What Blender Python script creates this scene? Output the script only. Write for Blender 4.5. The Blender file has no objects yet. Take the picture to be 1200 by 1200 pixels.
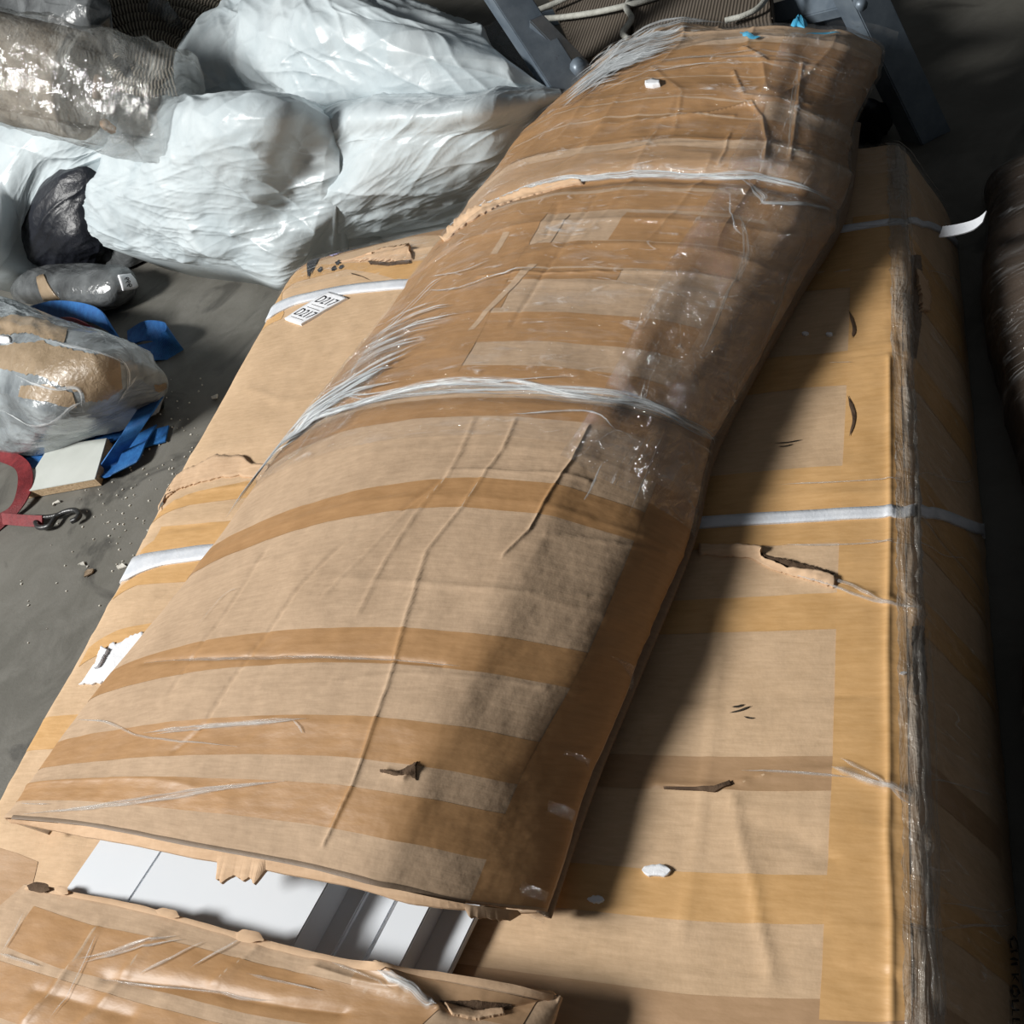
import bpy, bmesh, math, random
import numpy as np
from mathutils import Vector, Matrix

random.seed(7)
scene = bpy.context.scene
COL = scene.collection

# ------------------------------------------------------------------ camera
F = 1150.0                      # focal length in pixels of a 1200 px frame
H = 1.12                        # camera height
_r = F * F / 1068.6
_d = np.array([.509 * _r, -.860 * _r, -F])
_Z = -_d / np.linalg.norm(_d)
_Y = np.array([418., 1490., -F]); _Y -= _Z * (_Y @ _Z); _Y /= np.linalg.norm(_Y)
_X = np.cross(_Y, _Z)
RC = np.array([_X, _Y, _Z])     # camera -> world
CAM = np.array([0., 0., H])
cam_data = bpy.data.cameras.new('camera')
cam_data.sensor_width = 36.0
cam_data.lens = 36.0 * F / 1200.0
cam_data.clip_start = .02
cam = bpy.data.objects.new('camera', cam_data)
COL.objects.link(cam)
M4 = Matrix([list(RC[i]) + [CAM[i]] for i in range(3)] + [[0, 0, 0, 1]])
cam.matrix_world = M4
scene.camera = cam

# ------------------------------------------------------------------ light
scene.view_settings.view_transform = 'Standard'
scene.view_settings.look = 'None'
scene.view_settings.gamma = 1.0
scene.view_settings.exposure = 0.0
w = bpy.data.worlds.new('world'); scene.world = w; w.use_nodes = True
bg = w.node_tree.nodes['Background']
bg.inputs[0].default_value = (.90, .95, 1.0, 1); bg.inputs[1].default_value = .07

def area(name, loc, target, size, power, color, size_y=None):
    l = bpy.data.lights.new(name, 'AREA'); l.energy = power; l.color = color
    l.shape = 'RECTANGLE'; l.size = size; l.size_y = size_y or size
    o = bpy.data.objects.new(name, l); COL.objects.link(o)
    o.location = loc
    o.rotation_euler = (Vector(target) - Vector(loc)).to_track_quat('-Z', 'Y').to_euler()
    return o
# daylight coming in through the loading door behind and left of the photographer
area('door_daylight', (-5.0, -1.3, 4.0), (-.8, .8, .2), 1.5, 590, (1.0, .99, .96), 1.3)

# ------------------------------------------------------------------ maths helpers
def at(px, py, z):
    v = RC @ np.array([px - 600., 600. - py, -F])
    return CAM + v * ((z - H) / v[2])
def at_dist(px, py, dist):
    v = RC @ np.array([px - 600., 600. - py, -F]); v /= np.linalg.norm(v)
    return CAM + v * dist
def project(P):
    q = (P - CAM) @ RC          # world -> camera
    return np.stack([600 + F * q[..., 0] / -q[..., 2], 600 - F * q[..., 1] / -q[..., 2]], -1), -q[..., 2]

def _hash(ix, iy, seed):
    h = (ix.astype(np.int64) * 374761393 + iy.astype(np.int64) * 668265263 + seed * 1442695041) & 0xffffffff
    h = ((h ^ (h >> 13)) * 1274126177) & 0xffffffff
    h = h ^ (h >> 16)
    return (h & 0xffff) / 65535.0
def vnoise(x, y, seed=0):
    ix = np.floor(x); iy = np.floor(y); fx = x - ix; fy = y - iy
    fx = fx * fx * fx * (fx * (fx * 6 - 15) + 10); fy = fy * fy * fy * (fy * (fy * 6 - 15) + 10)
    a = _hash(ix, iy, seed); b = _hash(ix + 1, iy, seed); c = _hash(ix, iy + 1, seed); d = _hash(ix + 1, iy + 1, seed)
    return (a * (1 - fx) + b * fx) * (1 - fy) + (c * (1 - fx) + d * fx) * fy
def fbm(x, y, seed=0, o=4):
    s = 0; a = .5
    for i in range(o):
        s = s + a * vnoise(x, y, seed + i * 17); x = x * 2.03 + 5.1; y = y * 2.03 + 1.7; a *= .5
    return s
def ridged(x, y, seed=0):
    return 1 - np.abs(2 * vnoise(x, y, seed) - 1)
def crinkle(A, B, ang, fa, fb, amp, seed):
    """long sharp folds running along the direction ang, with flat stretches between them"""
    out = amp * 1.2 * (fbm(A * 3.1, B * 3.1, seed + 90, 3) - .5)
    for k, (m, g, da, pw) in enumerate(((.42, .9, 0, 2.2), (.9, .55, .22, 2.6), (1.0, .45, -.3, 2.6), (2.0, .28, .1, 2.8), (2.3, .22, -.45, 2.8), (4.4, .10, .3, 2.5))):
        c2, s2 = math.cos(ang + da), math.sin(ang + da)
        p = A * c2 + B * s2; q = -A * s2 + B * c2
        wx = (fbm(A * 1.7 + 9, B * 1.7, seed + 5 + k, 2) - .5) * .16
        r = ridged(p * fa * m, (q + wx) * fb * m, seed + k * 31)
        mask = np.clip((vnoise(A * 5 + k * 3.1, B * 5, seed + 51 + k) - .3) / .4, 0, 1)
        out = out + amp * g * np.power(r, pw) * (.25 + .75 * mask)
    return out

def seg_dist(A, B, pts):
    best = np.full(A.shape, 1e9)
    for (a0, b0), (a1, b1) in zip(pts[:-1], pts[1:]):
        da, db = a1 - a0, b1 - b0; L = da * da + db * db + 1e-12
        t = np.clip(((A - a0) * da + (B - b0) * db) / L, 0, 1)
        best = np.minimum(best, np.hypot(A - a0 - t * da, B - b0 - t * db))
    return best

def catmull(P, U):
    """P (n,...) control rows, U (m,) -> (m,...)"""
    n = len(P)
    G = np.concatenate([[2 * P[0] - P[1]], P, [2 * P[-1] - P[-2]]])
    U = np.clip(U, 0, n - 1 - 1e-9); i = np.floor(U).astype(int); t = (U - i).reshape((-1,) + (1,) * (P.ndim - 1))
    p0, p1, p2, p3 = G[i], G[i + 1], G[i + 2], G[i + 3]
    return p1 + .5 * t * (p2 - p0 + t * (2 * p0 - 5 * p1 + 4 * p2 - p3 + t * (3 * (p1 - p2) + p3 - p0)))

# ------------------------------------------------------------------ object helpers
def tag(o, label, cat, group=None, kind=None):
    if label: o['label'] = label
    if cat: o['category'] = cat
    if group: o['group'] = group
    if kind: o['kind'] = kind
    return o
ROOTLOC = {}
def thing(name, label, cat, loc, group=None):
    o = bpy.data.objects.new(name, None); COL.objects.link(o); o.location = Vector(loc)
    o.empty_display_size = .05
    ROOTLOC[o.name] = np.array(loc, float)
    return tag(o, label, cat, group)
def rootloc(o):
    if o is None: return np.zeros(3)
    while o.parent: o = o.parent
    return ROOTLOC.get(o.name, np.array(o.location))
def mesh(name, V, Fc, mat, parent=None, uv=None, smooth=True, label=None, loc=None):
    V = np.asarray(V, float)
    off = rootloc(parent) if parent is not None else (np.array(loc, float) if loc is not None else np.zeros(3))
    me = bpy.data.meshes.new(name)
    me.from_pydata((V - off).tolist(), [], [list(map(int, f)) for f in Fc])
    if uv is not None:
        l = me.uv_layers.new(name='UVMap')
        vi = np.zeros(len(me.loops), dtype=np.int32); me.loops.foreach_get('vertex_index', vi)
        l.data.foreach_set('uv', np.asarray(uv, np.float32)[vi].ravel())
    if smooth:
        me.polygons.foreach_set('use_smooth', np.ones(len(me.polygons), dtype=bool))
    if isinstance(mat, (list, tuple)):
        for m in mat: me.materials.append(m)
    else: me.materials.append(mat)
    o = bpy.data.objects.new(name, me); COL.objects.link(o)
    if parent is not None: o.parent = parent
    elif loc is not None:
        o.location = Vector(loc); ROOTLOC[o.name] = np.array(loc, float)
    if label: o['label'] = label
    return o
def grid_faces(nv, nu):
    idx = np.arange(nv * nu).reshape(nv, nu)
    a = idx[:-1, :-1].ravel(); b = idx[:-1, 1:].ravel(); c = idx[1:, 1:].ravel(); d = idx[1:, :-1].ravel()
    return np.stack([a, b, c, d], 1)

class Net:
    """a curved sheet through a net of control points, finely sampled, displaced along its normal"""
    def __init__(self, ctrl, nu, nv, disp=None, prep=None):
        C = np.array(ctrl, float)           # (rows v, cols u, 3)
        self.nr, self.nc = C.shape[:2]; self.nu, self.nv = nu, nv
        self.gu = np.linspace(0, self.nc - 1, nu); self.gv = np.linspace(0, self.nr - 1, nv)
        P = catmull(C, self.gv)
        P = catmull(P.transpose(1, 0, 2), self.gu).transpose(1, 0, 2)
        self.P = P; self.measure()
        self.N = self.normals(); self.pix()
        if disp is not None:
            D = disp(self)
            self.P = P + self.N * D[..., None]; self.N = self.normals(); self.pix()
    def measure(self):
        P = self.P
        du = np.linalg.norm(np.diff(P, axis=1), axis=2); dv = np.linalg.norm(np.diff(P, axis=0), axis=2)
        A = np.concatenate([np.zeros((self.nv, 1)), np.cumsum(du, 1)], 1)
        B = np.concatenate([np.zeros((1, self.nu)), np.cumsum(dv, 0)], 0)
        self.A = A - A[:, self.nu // 2:self.nu // 2 + 1]
        self.B = np.repeat(B[:, self.nu // 2:self.nu // 2 + 1], self.nu, 1)
    def normals(self):
        gu = np.gradient(self.P, axis=1); gv = np.gradient(self.P, axis=0)
        n = np.cross(gu, gv); n /= (np.linalg.norm(n, axis=2, keepdims=True) + 1e-12)
        return n
    def pix(self):
        self.px, self.dep = project(self.P)
        self.face = np.einsum('ijk,ijk->ij', self.N, self.P - CAM) < 0
    def uv(self, x, y):
        d = (self.px[..., 0] - x) ** 2 + (self.px[..., 1] - y) ** 2 + np.where(self.face, 0, 4e4)
        j, i = np.unravel_index(np.argmin(d), d.shape)
        i = min(max(i, 1), self.nu - 2); j = min(max(j, 1), self.nv - 2)
        du = (self.px[j, i + 1] - self.px[j, i - 1]) / 2; dv = (self.px[j + 1, i] - self.px[j - 1, i]) / 2
        J = np.stack([du, dv], 1); r = np.array([x, y]) - self.px[j, i]
        try: s = np.clip(np.linalg.solve(J, r), -1.5, 1.5)
        except Exception: s = np.zeros(2)
        return np.array([(i + s[0]) * (self.nc - 1) / (self.nu - 1), (j + s[1]) * (self.nr - 1) / (self.nv - 1)])
    def uvs(self, pts): return np.array([self.uv(*p) for p in pts])
    def samp(self, arr, U, V):
        x = np.clip(np.asarray(U) * (self.nu - 1) / (self.nc - 1), 0, self.nu - 1.001)
        y = np.clip(np.asarray(V) * (self.nv - 1) / (self.nr - 1), 0, self.nv - 1.001)
        i = x.astype(int); j = y.astype(int); fx = x - i; fy = y - j
        if arr.ndim == 3: fx = fx[..., None]; fy = fy[..., None]
        return (arr[j, i] * (1 - fx) + arr[j, i + 1] * fx) * (1 - fy) + (arr[j + 1, i] * (1 - fx) + arr[j + 1, i + 1] * fx) * fy
    def ab(self, pts):
        q = self.uvs(pts)
        return list(zip(self.samp(self.A, q[:, 0], q[:, 1]), self.samp(self.B, q[:, 0], q[:, 1])))
    def build(self, name, mat, parent=None, base=None, tuck=.25, label=None, loc=None, flat=False, thick=None):
        V = self.P.reshape(-1, 3); Fc = grid_faces(self.nv, self.nu).tolist()
        UV = np.stack([self.A.ravel(), self.B.ravel()], 1)
        idx = np.arange(self.nu * self.nv).reshape(self.nv, self.nu)
        loop = np.concatenate([idx[0, :-1], idx[:-1, -1], idx[-1, :0:-1], idx[:0:-1, 0]])
        n0 = len(V)
        if base is not None:
            c = V[loop].mean(0)
            R = V[loop].copy(); R[:, :2] += (c[:2] - R[:, :2]) * tuck; R[:, 2] = base
            V = np.concatenate([V, R, [[c[0], c[1], base]]]); UV = np.concatenate([UV, UV[loop], [[0, 0]]])
            k = len(loop)
            for i in range(k):
                a, b = loop[i], loop[(i + 1) % k]
                Fc.append([b, a, n0 + i, n0 + (i + 1) % k]); Fc.append([n0 + (i + 1) % k, n0 + i, n0 + k])
        elif thick:
            Vi = (self.P - self.N * thick).reshape(-1, 3)
            V = np.concatenate([V, Vi]); UV = np.concatenate([UV, UV])
            Fc += [[a + n0 for a in reversed(f)] for f in grid_faces(self.nv, self.nu).tolist()]
            k = len(loop)
            for i in range(k):
                a, b = loop[i], loop[(i + 1) % k]; Fc.append([b, a, a + n0, b + n0])
        return mesh(name, V, Fc, mat, parent, UV, True, label, loc)
    def patch(self, name, E0, E1, mat, parent, n=60, m=5, off=.0006, jag=0, seed=0, label=None, lift=None, border=None):
        if border is None: border = lift is not None or off > .0029
        if mat.name.startswith(('stretch_film', 'clear_bag')): border = False
        """strip between two uv edge polylines lying on the sheet"""
        def res(E):
            E = np.array(E, float); d = np.r_[0, np.cumsum(np.hypot(*np.diff(E, axis=0).T))]; d = d / d[-1]
            t = np.linspace(0, 1, n); return np.stack([np.interp(t, d, E[:, 0]), np.interp(t, d, E[:, 1])], 1)
        a, b = res(E0), res(E1)
        if jag:
            rng = np.random.RandomState(seed)
            k = (b - a); a = a + k * (rng.rand(n, 1) - .5) * jag; b = b + k * (rng.rand(n, 1) - .5) * jag
        k = np.linspace(0, 1, m)
        Q = a[None] * (1 - k[:, None, None]) + b[None] * k[:, None, None]
        P = self.samp(self.P, Q[..., 0], Q[..., 1]); N = self.samp(self.N, Q[..., 0], Q[..., 1])
        N /= np.linalg.norm(N, axis=2, keepdims=True) + 1e-9
        O = np.full((m, n), off)
        if lift is not None: O = O + lift(np.linspace(0, 1, n)[None, :], k[:, None])
        top = P + N * O[..., None]
        A = self.samp(self.A, Q[..., 0], Q[..., 1]); B = self.samp(self.B, Q[..., 0], Q[..., 1])
        UV = np.stack([A, B], -1)
        flip = np.cross(top[0, 1] - top[0, 0], top[1, 0] - top[0, 0]) @ N[0, 0] < 0
        if border:           # raised piece: close its rim down to the sheet
            low = P - N * .0004
            ring = np.concatenate([np.arange(n - 1), np.arange(m - 1) * n + n - 1, (m - 1) * n + np.arange(n - 1, 0, -1), np.arange(m - 1, 0, -1) * n])
            Vx = np.concatenate([top.reshape(-1, 3), low.reshape(-1, 3)[ring]]); k_ = len(ring)
            Fc = grid_faces(m, n).tolist(); nf = len(Fc)
            Fc += [[ring[(i + 1) % k_], ring[i], n * m + i, n * m + (i + 1) % k_] for i in range(k_)]
            if flip: Fc = [f[::-1] for f in Fc]
            UVx = np.concatenate([UV.reshape(-1, 2), UV.reshape(-1, 2)[ring]])
            o = mesh(name, Vx, Fc, mat, parent, UVx, True, label)
            sm = np.ones(len(Fc), dtype=bool); sm[nf:] = False; o.data.polygons.foreach_set('use_smooth', sm)
            return o
        Fc = grid_faces(m, n)
        if flip: Fc = Fc[:, ::-1]
        return mesh(name, top.reshape(-1, 3), Fc, mat, parent, UV.reshape(-1, 2), True, label)
    def band(self, name, top, bot, mat, parent, u0, u1, **kw):
        """strip across the sheet: v of both edges from pixels, prolonged to u0..u1"""
        a, b = self.uvs(top), self.uvs(bot)
        U = np.linspace(u0, u1, kw.get('n', 90))
        def line(q):
            q = q[np.argsort(q[:, 0])]; return np.stack([U, np.interp(U, q[:, 0], q[:, 1])], 1)
        return self.patch(name, line(a), line(b), mat, parent, **kw)
    def pixstrip(self, name, top, bot, mat, parent, **kw):
        return self.patch(name, self.uvs(top), self.uvs(bot), mat, parent, **kw)
    def strand(self, name, pts, rad, mat, parent, off=.002, n=50, seed=0, flatk=.16, label=None, taper=True, raw=False):
        q = self.uvs(pts); q = catmull(q, np.linspace(0, len(q) - 1, n))
        P = self.samp(self.P, q[:, 0], q[:, 1]); N = self.samp(self.N, q[:, 0], q[:, 1])
        rng = np.random.RandomState(seed)
        P = P + N * off
        T = np.gradient(P, axis=0); T /= np.linalg.norm(T, axis=1, keepdims=True) + 1e-9
        S = np.cross(N, T)
        s = rad * (.6 + .8 * fbm(np.linspace(0, n / 7, n), np.zeros(n), seed, 2))
        if taper: s = s * np.clip(np.minimum(np.arange(n), n - 1 - np.arange(n)) / (n * .2), .12, 1)
        c = np.linspace(-1, 1, 7); hgt = (1 - c ** 2) * (1 + .5 * np.cos(c * 9 + seed))
        V = P[:, None] + S[:, None] * (c[None, :, None] * s[:, None, None]) + N[:, None] * (hgt[None, :, None] * s[:, None, None] * flatk)
        d = np.r_[0, np.cumsum(np.linalg.norm(np.diff(P, axis=0), axis=1))] + seed * .37
        UV = np.stack(np.broadcast_arrays(d[:, None], (c[None] + 1) / 2), -1)
        Fc = grid_faces(n, 7)
        if np.cross(V[0, 1] - V[0, 0], V[1, 0] - V[0, 0]) @ N[0] < 0: Fc = Fc[:, ::-1]
        if raw: return V.reshape(-1, 3), Fc, UV.reshape(-1, 2)
        return mesh(name, V.reshape(-1, 3), Fc, mat, parent, UV.reshape(-1, 2), True, label)
    def bunch(self, name, strands, mat, parent, off, label=None, n=50):
        """many thin gathered folds of one film, joined"""
        VV, FF, UU, k = [], [], [], 0
        for i, (pts, r) in enumerate(strands):
            v, f, u = self.strand(name, pts, r, mat, parent, off=off + .0006 * (i % 5), n=n, seed=i + 3, raw=True)
            VV.append(v); FF.append(f + k); UU.append(u); k += len(v)
        return mesh(name, np.concatenate(VV), np.concatenate(FF), mat, parent, np.concatenate(UU), True, label)

def tube_mesh(name, pts, rad, mat, parent=None, seg=10, n=60, loc=None, label=None, closed=False, flat=1.0, ends=True):
    P = catmull(np.array(pts, float), np.linspace(0, len(pts) - 1, n))
    T = np.gradient(P, axis=0); T /= np.linalg.norm(T, axis=1, keepdims=True)
    up = np.array([0, 0, 1.]); S = np.cross(T, up); S /= np.linalg.norm(S, axis=1, keepdims=True) + 1e-9; N = np.cross(S, T)
    a = np.linspace(0, 2 * np.pi, seg + 1)[:-1]
    r = np.broadcast_to(np.asarray(rad, float), (n,))
    V = P[:, None] + S[:, None] * (np.cos(a)[None, :, None] * r[:, None, None]) + N[:, None] * (np.sin(a)[None, :, None] * r[:, None, None] * flat)
    Fc = [[i * seg + k, i * seg + (k + 1) % seg, (i + 1) * seg + (k + 1) % seg, (i + 1) * seg + k] for i in range(n - 1) for k in range(seg)]
    if ends: Fc += [list(range(seg))[::-1], [(n - 1) * seg + k for k in range(seg)]]
    d = np.r_[0, np.cumsum(np.linalg.norm(np.diff(P, axis=0), axis=1))]
    UV = np.stack([np.repeat(d, seg), np.tile(a, n)], 1)
    return mesh(name, V.reshape(-1, 3), Fc, mat, parent, UV, True, label, loc)

def ribbon_mesh(name, pts, wdirs, width, mat, parent=None, n=60, thick=.0025, loc=None, label=None):
    """woven strap: centre line pts, direction of its width wdirs"""
    P = catmull(np.array(pts, float), np.linspace(0, len(pts) - 1, n))
    W = catmull(np.array(wdirs, float), np.linspace(0, len(wdirs) - 1, n)); W /= np.linalg.norm(W, axis=1, keepdims=True)
    T = np.gradient(P, axis=0); T /= np.linalg.norm(T, axis=1, keepdims=True)
    N = np.cross(T, W); N /= np.linalg.norm(N, axis=1, keepdims=True) + 1e-9
    h = width / 2
    V = np.stack([P - W * h + N * thick, P + W * h + N * thick, P + W * h - N * thick, P - W * h - N * thick], 1)
    Fc = [[i * 4 + k, i * 4 + (k + 1) % 4, (i + 1) * 4 + (k + 1) % 4, (i + 1) * 4 + k] for i in range(n - 1) for k in range(4)]
    Fc += [[3, 2, 1, 0], [(n - 1) * 4 + k for k in range(4)]]
    d = np.r_[0, np.cumsum(np.linalg.norm(np.diff(P, axis=0), axis=1))]
    UV = np.stack([np.repeat(d, 4), np.tile([0, width, width, 0], n)], 1)
    o = mesh(name, V.reshape(-1, 3), Fc, mat, parent, UV, False, label, loc)
    return o

def prism(name, corners, h, mat, parent=None, loc=None, label=None, bevel=.002):
    """solid with the given top outline (world points, counter-clockwise from above), h thick"""
    n = len(corners); T = np.array(corners, float)
    dn = np.array([0, 0, -h]) if np.isscalar(h) else np.array(h)
    V = np.concatenate([T, T + dn])
    Fc = [list(range(n)), [n + i for i in range(n)][::-1]] + [[i, n + i, n + (i + 1) % n, (i + 1) % n] for i in range(n)]
    o = mesh(name, V, Fc, mat, parent, V[:, :2], False, label, loc)
    bm = bmesh.new(); bm.from_mesh(o.data); bmesh.ops.recalc_face_normals(bm, faces=bm.faces)
    if bevel:
        bmesh.ops.bevel(bm, geom=bm.edges[:], offset=bevel, segments=2, affect='EDGES')
    bm.to_mesh(o.data); bm.free()
    return o

# ------------------------------------------------------------------ materials
MATS = {}
class NT:
    def __init__(self, name):
        self.m = bpy.data.materials.new(name); self.m.use_nodes = True
        self.t = self.m.node_tree; self.n = self.t.nodes; self.n.clear()
        self.out = self.n.new('ShaderNodeOutputMaterial')
    def add(self, kind, **kw):
        o = self.n.new(kind)
        for k, v in kw.items():
            if k.startswith('i_'):
                o.inputs[k[2:].replace('_', ' ')].default_value = v
            else: setattr(o, k, v)
        return o
    def l(self, a, b): self.t.links.new(a, b)
    def coord(self, kind='UV', scale=(1, 1, 1), rot=(0, 0, 0)):
        c = self.add('ShaderNodeTexCoord'); m = self.add('ShaderNodeMapping')
        m.inputs['Scale'].default_value = scale; m.inputs['Rotation'].default_value = rot
        self.l(c.outputs[kind], m.inputs[0]); return m.outputs[0]
    def noise(self, co, scale, detail=4, rough=.55, dist=0):
        n = self.add('ShaderNodeTexNoise'); n.inputs['Scale'].default_value = scale; n.inputs['Detail'].default_value = detail
        n.inputs['Roughness'].default_value = rough; n.inputs['Distortion'].default_value = dist
        self.l(co, n.inputs['Vector']); return n.outputs['Fac']
    def ramp(self, fac, stops):
        r = self.add('ShaderNodeValToRGB'); e = r.color_ramp.elements
        while len(e) < len(stops): e.new(.5)
        for k, (p, c) in enumerate(stops):
            e[k].position = p; e[k].color = (c, c, c, 1) if np.isscalar(c) else (*c, 1)
        self.l(fac, r.inputs[0]); return r.outputs[0]
    def mix(self, fac, a, b, mode='MIX'):
        x = self.add('ShaderNodeMix'); x.data_type = 'RGBA'; x.blend_type = mode
        def s(sock, v):
            if hasattr(v, 'links'): self.l(v, sock)
            elif np.isscalar(v): sock.default_value = v
            else: sock.default_value = (*v, 1)
        s(x.inputs[0], fac); s(x.inputs[6], a); s(x.inputs[7], b); return x.outputs[2]
    def math(self, op, a, b=0.0):
        x = self.add('ShaderNodeMath', operation=op)
        for k, v in ((0, a), (1, b)):
            if hasattr(v, 'links'): self.l(v, x.inputs[k])
            else: x.inputs[k].default_value = v
        return x.outputs[0]
    def bump(self, h, strength, dist=.01, prev=None):
        b = self.add('ShaderNodeBump'); b.inputs['Strength'].default_value = strength; b.inputs['Distance'].default_value = dist
        self.l(h, b.inputs['Height'])
        if prev is not None: self.l(prev, b.inputs['Normal'])
        return b.outputs[0]
    def bsdf(self, color, rough, normal=None, spec=.5, metal=0, coat=0, coat_rough=.1, trans=0):
        p = self.add('ShaderNodeBsdfPrincipled')
        for nm, v in (('Base Color', color), ('Roughness', rough)):
            if hasattr(v, 'links'): self.l(v, p.inputs[nm])
            elif np.isscalar(v): p.inputs[nm].default_value = v
            else: p.inputs[nm].default_value = (*v, 1)
        p.inputs['Specular IOR Level'].default_value = spec; p.inputs['Metallic'].default_value = metal
        p.inputs['Coat Weight'].default_value = coat; p.inputs['Coat Roughness'].default_value = coat_rough
        if normal is not None: self.l(normal, p.inputs['Normal'])
        return p
    def done(self, sh):
        self.l(sh.outputs[0], self.out.inputs[0]); return self.m

def cardboard(name, c1, c2, wear=.25, rough=.8, coat=0.0):
    t = NT(name); uv = t.coord('UV')
    ob = t.coord('Object')
    mott = t.noise(ob, 9, 5, .6)
    fib = t.noise(t.coord('UV', (26, 150, 1)), 1.5, 4, .6)
    fib2 = t.noise(t.coord('UV', (30, 420, 1)), 1.0, 3, .6)
    f = t.math('ADD', t.math('MULTIPLY', mott, .55), t.math('MULTIPLY', fib, .45))
    col = t.mix(t.ramp(f, [(.34, 0), (.64, 1)]), c1, c2)
    dirt = t.ramp(t.noise(ob, 22, 6, .7), [(.60, 0), (.78, 1)])
    col = t.mix(t.math('MULTIPLY', dirt, wear), col, tuple(v * .45 for v in c1))
    wv = t.add('ShaderNodeTexWave', wave_type='BANDS', bands_direction='Y')
    wv.inputs['Scale'].default_value = 24; wv.inputs['Distortion'].default_value = .6; wv.inputs['Detail'].default_value = 1
    t.l(uv, wv.inputs['Vector'])
    n = t.bump(wv.outputs['Fac'], .035, .004)
    n = t.bump(fib2, .10, .003, n)
    n = t.bump(t.noise(ob, 30, 4, .6), .12, .01, n)
    return t.done(t.bsdf(col, rough, n, .3, coat=coat, coat_rough=.25))

def tape_mat(name, c1, c2, rough=.3):
    t = NT(name); ob = t.coord('Object')
    fib = t.noise(t.coord('UV', (22, 130, 1)), 1.5, 4, .6)
    col = t.mix(t.ramp(t.math('ADD', t.math('MULTIPLY', t.noise(ob, 12, 4), .5), t.math('MULTIPLY', fib, .5)), [(.35, 0), (.62, 1)]), c1, c2)
    wv = t.add('ShaderNodeTexWave', wave_type='BANDS', bands_direction='Y')
    wv.inputs['Scale'].default_value = 24; wv.inputs['Distortion'].default_value = .6
    t.l(t.coord('UV'), wv.inputs['Vector'])
    n = t.bump(wv.outputs['Fac'], .03, .004)
    n = t.bump(t.noise(t.coord('UV', (18, 40, 1)), 1, 4, .6), .15, .006, n)
    return t.done(t.bsdf(col, rough, n, .45))

def film_mat(name, base=.03, streak=.3, scale=(7, 40, 1), tint=(.9, .92, .93), rough=.10, bump=.6, rot=0.0, lo=.55, hi=.80, gloss=.09, lines=.35, bd=.010):
    """stretch film: clear with milky streaks where it is gathered, glossy wrinkles"""
    t = NT(name); uv = t.coord('UV', scale, (0, 0, rot)); uv2 = t.coord('UV', (22, 30, 1), (0, 0, rot + .5))
    n1 = t.noise(uv, 1.0, 5, .55, .6); n2 = t.noise(uv2, 1.0, 5, .6, 1.2)
    n3 = t.noise(t.coord('UV', (scale[0] * .6, scale[1] * .6, 1), (0, 0, rot + .25)), 1.0, 2, .5, .8)
    a = t.math('MULTIPLY', t.ramp(n1, [(lo, 0), (hi, 1)]), streak)
    ln = t.math('MULTIPLY', t.ramp(n3, [(.488, 0), (.5, 1), (.512, 0)]), t.ramp(n2, [(.45, 0), (.65, 1)]))
    a = t.math('ADD', t.math('ADD', a, base), t.math('MULTIPLY', ln, lines))
    nb = t.bump(n1, bump, .012); nb = t.bump(n2, bump, bd, nb)
    p = t.bsdf(tint, rough + .1, nb, .5)
    tr = t.add('ShaderNodeBsdfTransparent')
    gl = t.add('ShaderNodeBsdfGlossy'); gl.inputs['Roughness'].default_value = rough; t.l(nb, gl.inputs['Normal'])
    m1 = t.add('ShaderNodeMixShader'); m1.inputs[0].default_value = gloss; t.l(tr.outputs[0], m1.inputs[1]); t.l(gl.outputs[0], m1.inputs[2])
    m2 = t.add('ShaderNodeMixShader'); t.l(a, m2.inputs[0]); t.l(m1.outputs[0], m2.inputs[1]); t.l(p.outputs[0], m2.inputs[2])
    return t.done(m2)

def strand_mat(name, c1, c2, alpha=.7, rough=.18):
    """a gathered fold of film: streaky along its length, fading out at both sides"""
    t = NT(name)
    uvn = t.coord('UV'); sp = t.add('ShaderNodeSeparateXYZ'); t.l(uvn, sp.inputs[0])
    n = t.noise(t.coord('UV', (26, 7, 1)), 1, 4, .6); n2 = t.noise(t.coord('UV', (9, 2, 1)), 1, 3, .6)
    nb = t.bump(n, .5, .006)
    p = t.bsdf(t.mix(n, c1, c2), rough, nb, .6); tr = t.add('ShaderNodeBsdfTransparent')
    side = t.ramp(sp.outputs[1], [(0, 0), (.3, 1), (.7, 1), (1, 0)])
    f = t.math('MULTIPLY', t.ramp(t.math('ADD', t.math('MULTIPLY', n, .5), t.math('MULTIPLY', n2, .5)), [(.38, .04), (.60, 1)]), alpha)
    m = t.add('ShaderNodeMixShader'); t.l(t.math('MULTIPLY', f, side), m.inputs[0]); t.l(tr.outputs[0], m.inputs[1]); t.l(p.outputs[0], m.inputs[2])
    return t.done(m)

def plastic(name, c1, c2, rough=.35, scale=10, bump=.3, spec=.5):
    t = NT(name); ob = t.coord('Object')
    col = t.mix(t.ramp(t.noise(ob, scale, 4), [(.35, 0), (.65, 1)]), c1, c2)
    nb = t.bump(t.noise(t.coord('Object', (1, 1, 1)), scale * 5, 5, .6, .8), bump, .006)
    return t.done(t.bsdf(col, rough, nb, spec))

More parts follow.
